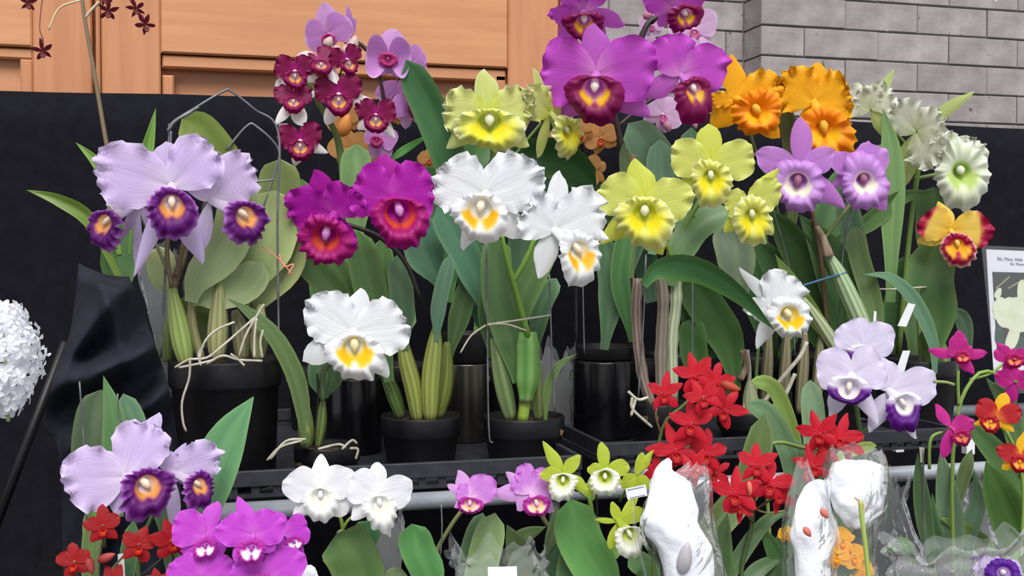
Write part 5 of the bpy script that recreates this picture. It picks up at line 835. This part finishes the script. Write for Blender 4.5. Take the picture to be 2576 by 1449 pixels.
t = bag('bloom wrapped in speckled white cotton wool in a narrow clear bag beside the tall bag', 2040, 1.05,
    [[(1208, 2050, 2072), (1230, 2022, 2080), (1290, 2000, 2090), (1340, 1990, 2100), (1400, 2002, 2096), (1560, 2010, 2090)]],
    [(1160, 2005, 2030), (1210, 1992, 2050), (1280, 1976, 2092), (1360, 1972, 2102), (1440, 1974, 2104), (1560, 1980, 2100)], 8, .55)
for x, y in ((2074, 1292), (2031, 1338)): bud(t, x, y, 1.022, 30, 18, -55, (226, 130, 120))
leaf(t, [(1990, 1540), (1985, 1460), (1978, 1400)], 1.07, 30, (90, 130, 100)); phal(t, 1980, 1345, 24, 1.06, ORG)
t = bag('bloom wrapped in a thick white cotton dome in a wide glossy clear bag', 2172, 1.04,
    [[(1160, 2120, 2190), (1172, 2095, 2215), (1210, 2086, 2222), (1250, 2088, 2222), (1280, 2100, 2215), (1310, 2120, 2200), (1330, 2140, 2180)]],
    [(1128, 2090, 2215), (1150, 2085, 2224), (1200, 2078, 2230), (1270, 2082, 2232), (1340, 2100, 2215), (1400, 2105, 2205), (1480, 2100, 2208), (1560, 2100, 2210)], 13, .6)
stem(t, [(2195, 1560), (2180, 1400), (2168, 1300), (2165, 1260)], 0.985, 12, (168, 190, 96)); wire(t, [(2170, 1290), (2172, 1270), (2150, 1252)], .985, 4, 'orange_scrap', 'dried_tendril')
for x, y in ((2120, 1360), (2150, 1400), (2170, 1440), (2105, 1400)): phal(t, x, y, 34, 1.04, ORG, random.uniform(0, 90))
leaf(t, [(2130, 1560), (2125, 1450), (2120, 1370)], 1.05, 50, (96, 136, 106))
for k, (lbl, x, Y, rows, sd, mat_) in enumerate((
    ('crumpled clear wrapper standing open around a plant at the bottom right corner', 2440, .97, [(1365, 2230, 2640), (1400, 2240, 2640), (1449, 2250, 2640), (1560, 2260, 2620)], 21, 'crumpled_film'),
    ('crumpled clear film bundle behind the tall paired leaves, under the rail', 2480, 1.28, [(1225, 2440, 2560), (1260, 2420, 2590), (1330, 2400, 2610), (1420, 2400, 2610), (1500, 2420, 2600)], 23, 'crumpled_film'),
    ('limp clear plastic sheet hanging from the rail beside the cotton dome bag', 2250, 1.30, [(1215, 2215, 2290), (1260, 2205, 2275), (1320, 2200, 2290), (1400, 2200, 2330), (1480, 2200, 2340)], 25, 'clear_film'),
    ('clear open cellophane sleeve around the broad grey-green leaves of the pink pair', 1250, 1.10, [(1385, 1130, 1365), (1410, 1140, 1372), (1449, 1150, 1376), (1560, 1170, 1370)], 27, 'clear_film'),
    ('dark crumpled clear film behind the small white pair', 975, 1.32, [(1290, 950, 1010), (1330, 925, 1015), (1400, 940, 1010), (1480, 950, 1000)], 29, 'clear_film'),
    ('crinkled clear film tucked behind the draped cloth and the lilac cluster', 390, 1.60, [(640, 350, 450), (700, 350, 440), (780, 370, 430), (860, 390, 430), (1000, 400, 430)], 31, 'clear_film'),
    ('green-tinted clear film sheet between the white pair pot and the wide black cylinder', 1400, 1.84, [(890, 1345, 1445), (920, 1335, 1450), (980, 1335, 1450), (1030, 1340, 1445), (1105, 1340, 1445)], 33, 'clear_film'))):
    c = P(x, rows[-1][0], Y); o = film(rows, Y, .18, None, 'plastic_wrapper', mat_, sd, .10, 30, 84, 11, 1.5); tag(o, lbl, 'plastic wrap')
t = plant('small white card tucked inside the cellophane sleeve', 1265, 1.075, ZL, 'price_card', 'card'); quad([(1227, 1427), (1300, 1425), (1306, 1620), (1234, 1622)], 1.075, 0, 'card_face', 'paper', t, .0008)
t = plant('fluffy little tuft of white cotton beside the pink-magenta cluster', 770, 1.08, ZL, 'cotton_tuft', 'cotton'); cotton([(1424, 765, 785), (1434, 748, 795), (1460, 745, 800), (1520, 755, 795), (1600, 760, 790)], 1.08, .8, t, seed=40)
x0 = P(597, 1225, 1.60); x1 = P(668, 1225, 1.60); q = MB(); q.box(x0.x, x1.x, 1.60, 1.66, ZF, ZF + 0.03, .002)
tag(q.build('cardboard_box', 'cardboard', None, False), 'small brown cardboard box glimpsed through the tray ribs', 'box')

for x, y in ((2265, 1152), (2443, 1158)):
    a = P(x - 11, y, 1.72); c = P(x + 10, y, 1.72); q = MB(); q.box(a.x, c.x, 1.72, 1.735, ZF, P(x, y - 16, 1.72).z, .001)
    tag(q.build('white_card_scrap', 'tag_white', None, False), 'small white card scrap glimpsed in the tray, ' + ('under the violet-lipped orchid' if x < 2400 else 'near the crimson-pink orchid'), 'card', 'white scraps in the tray')
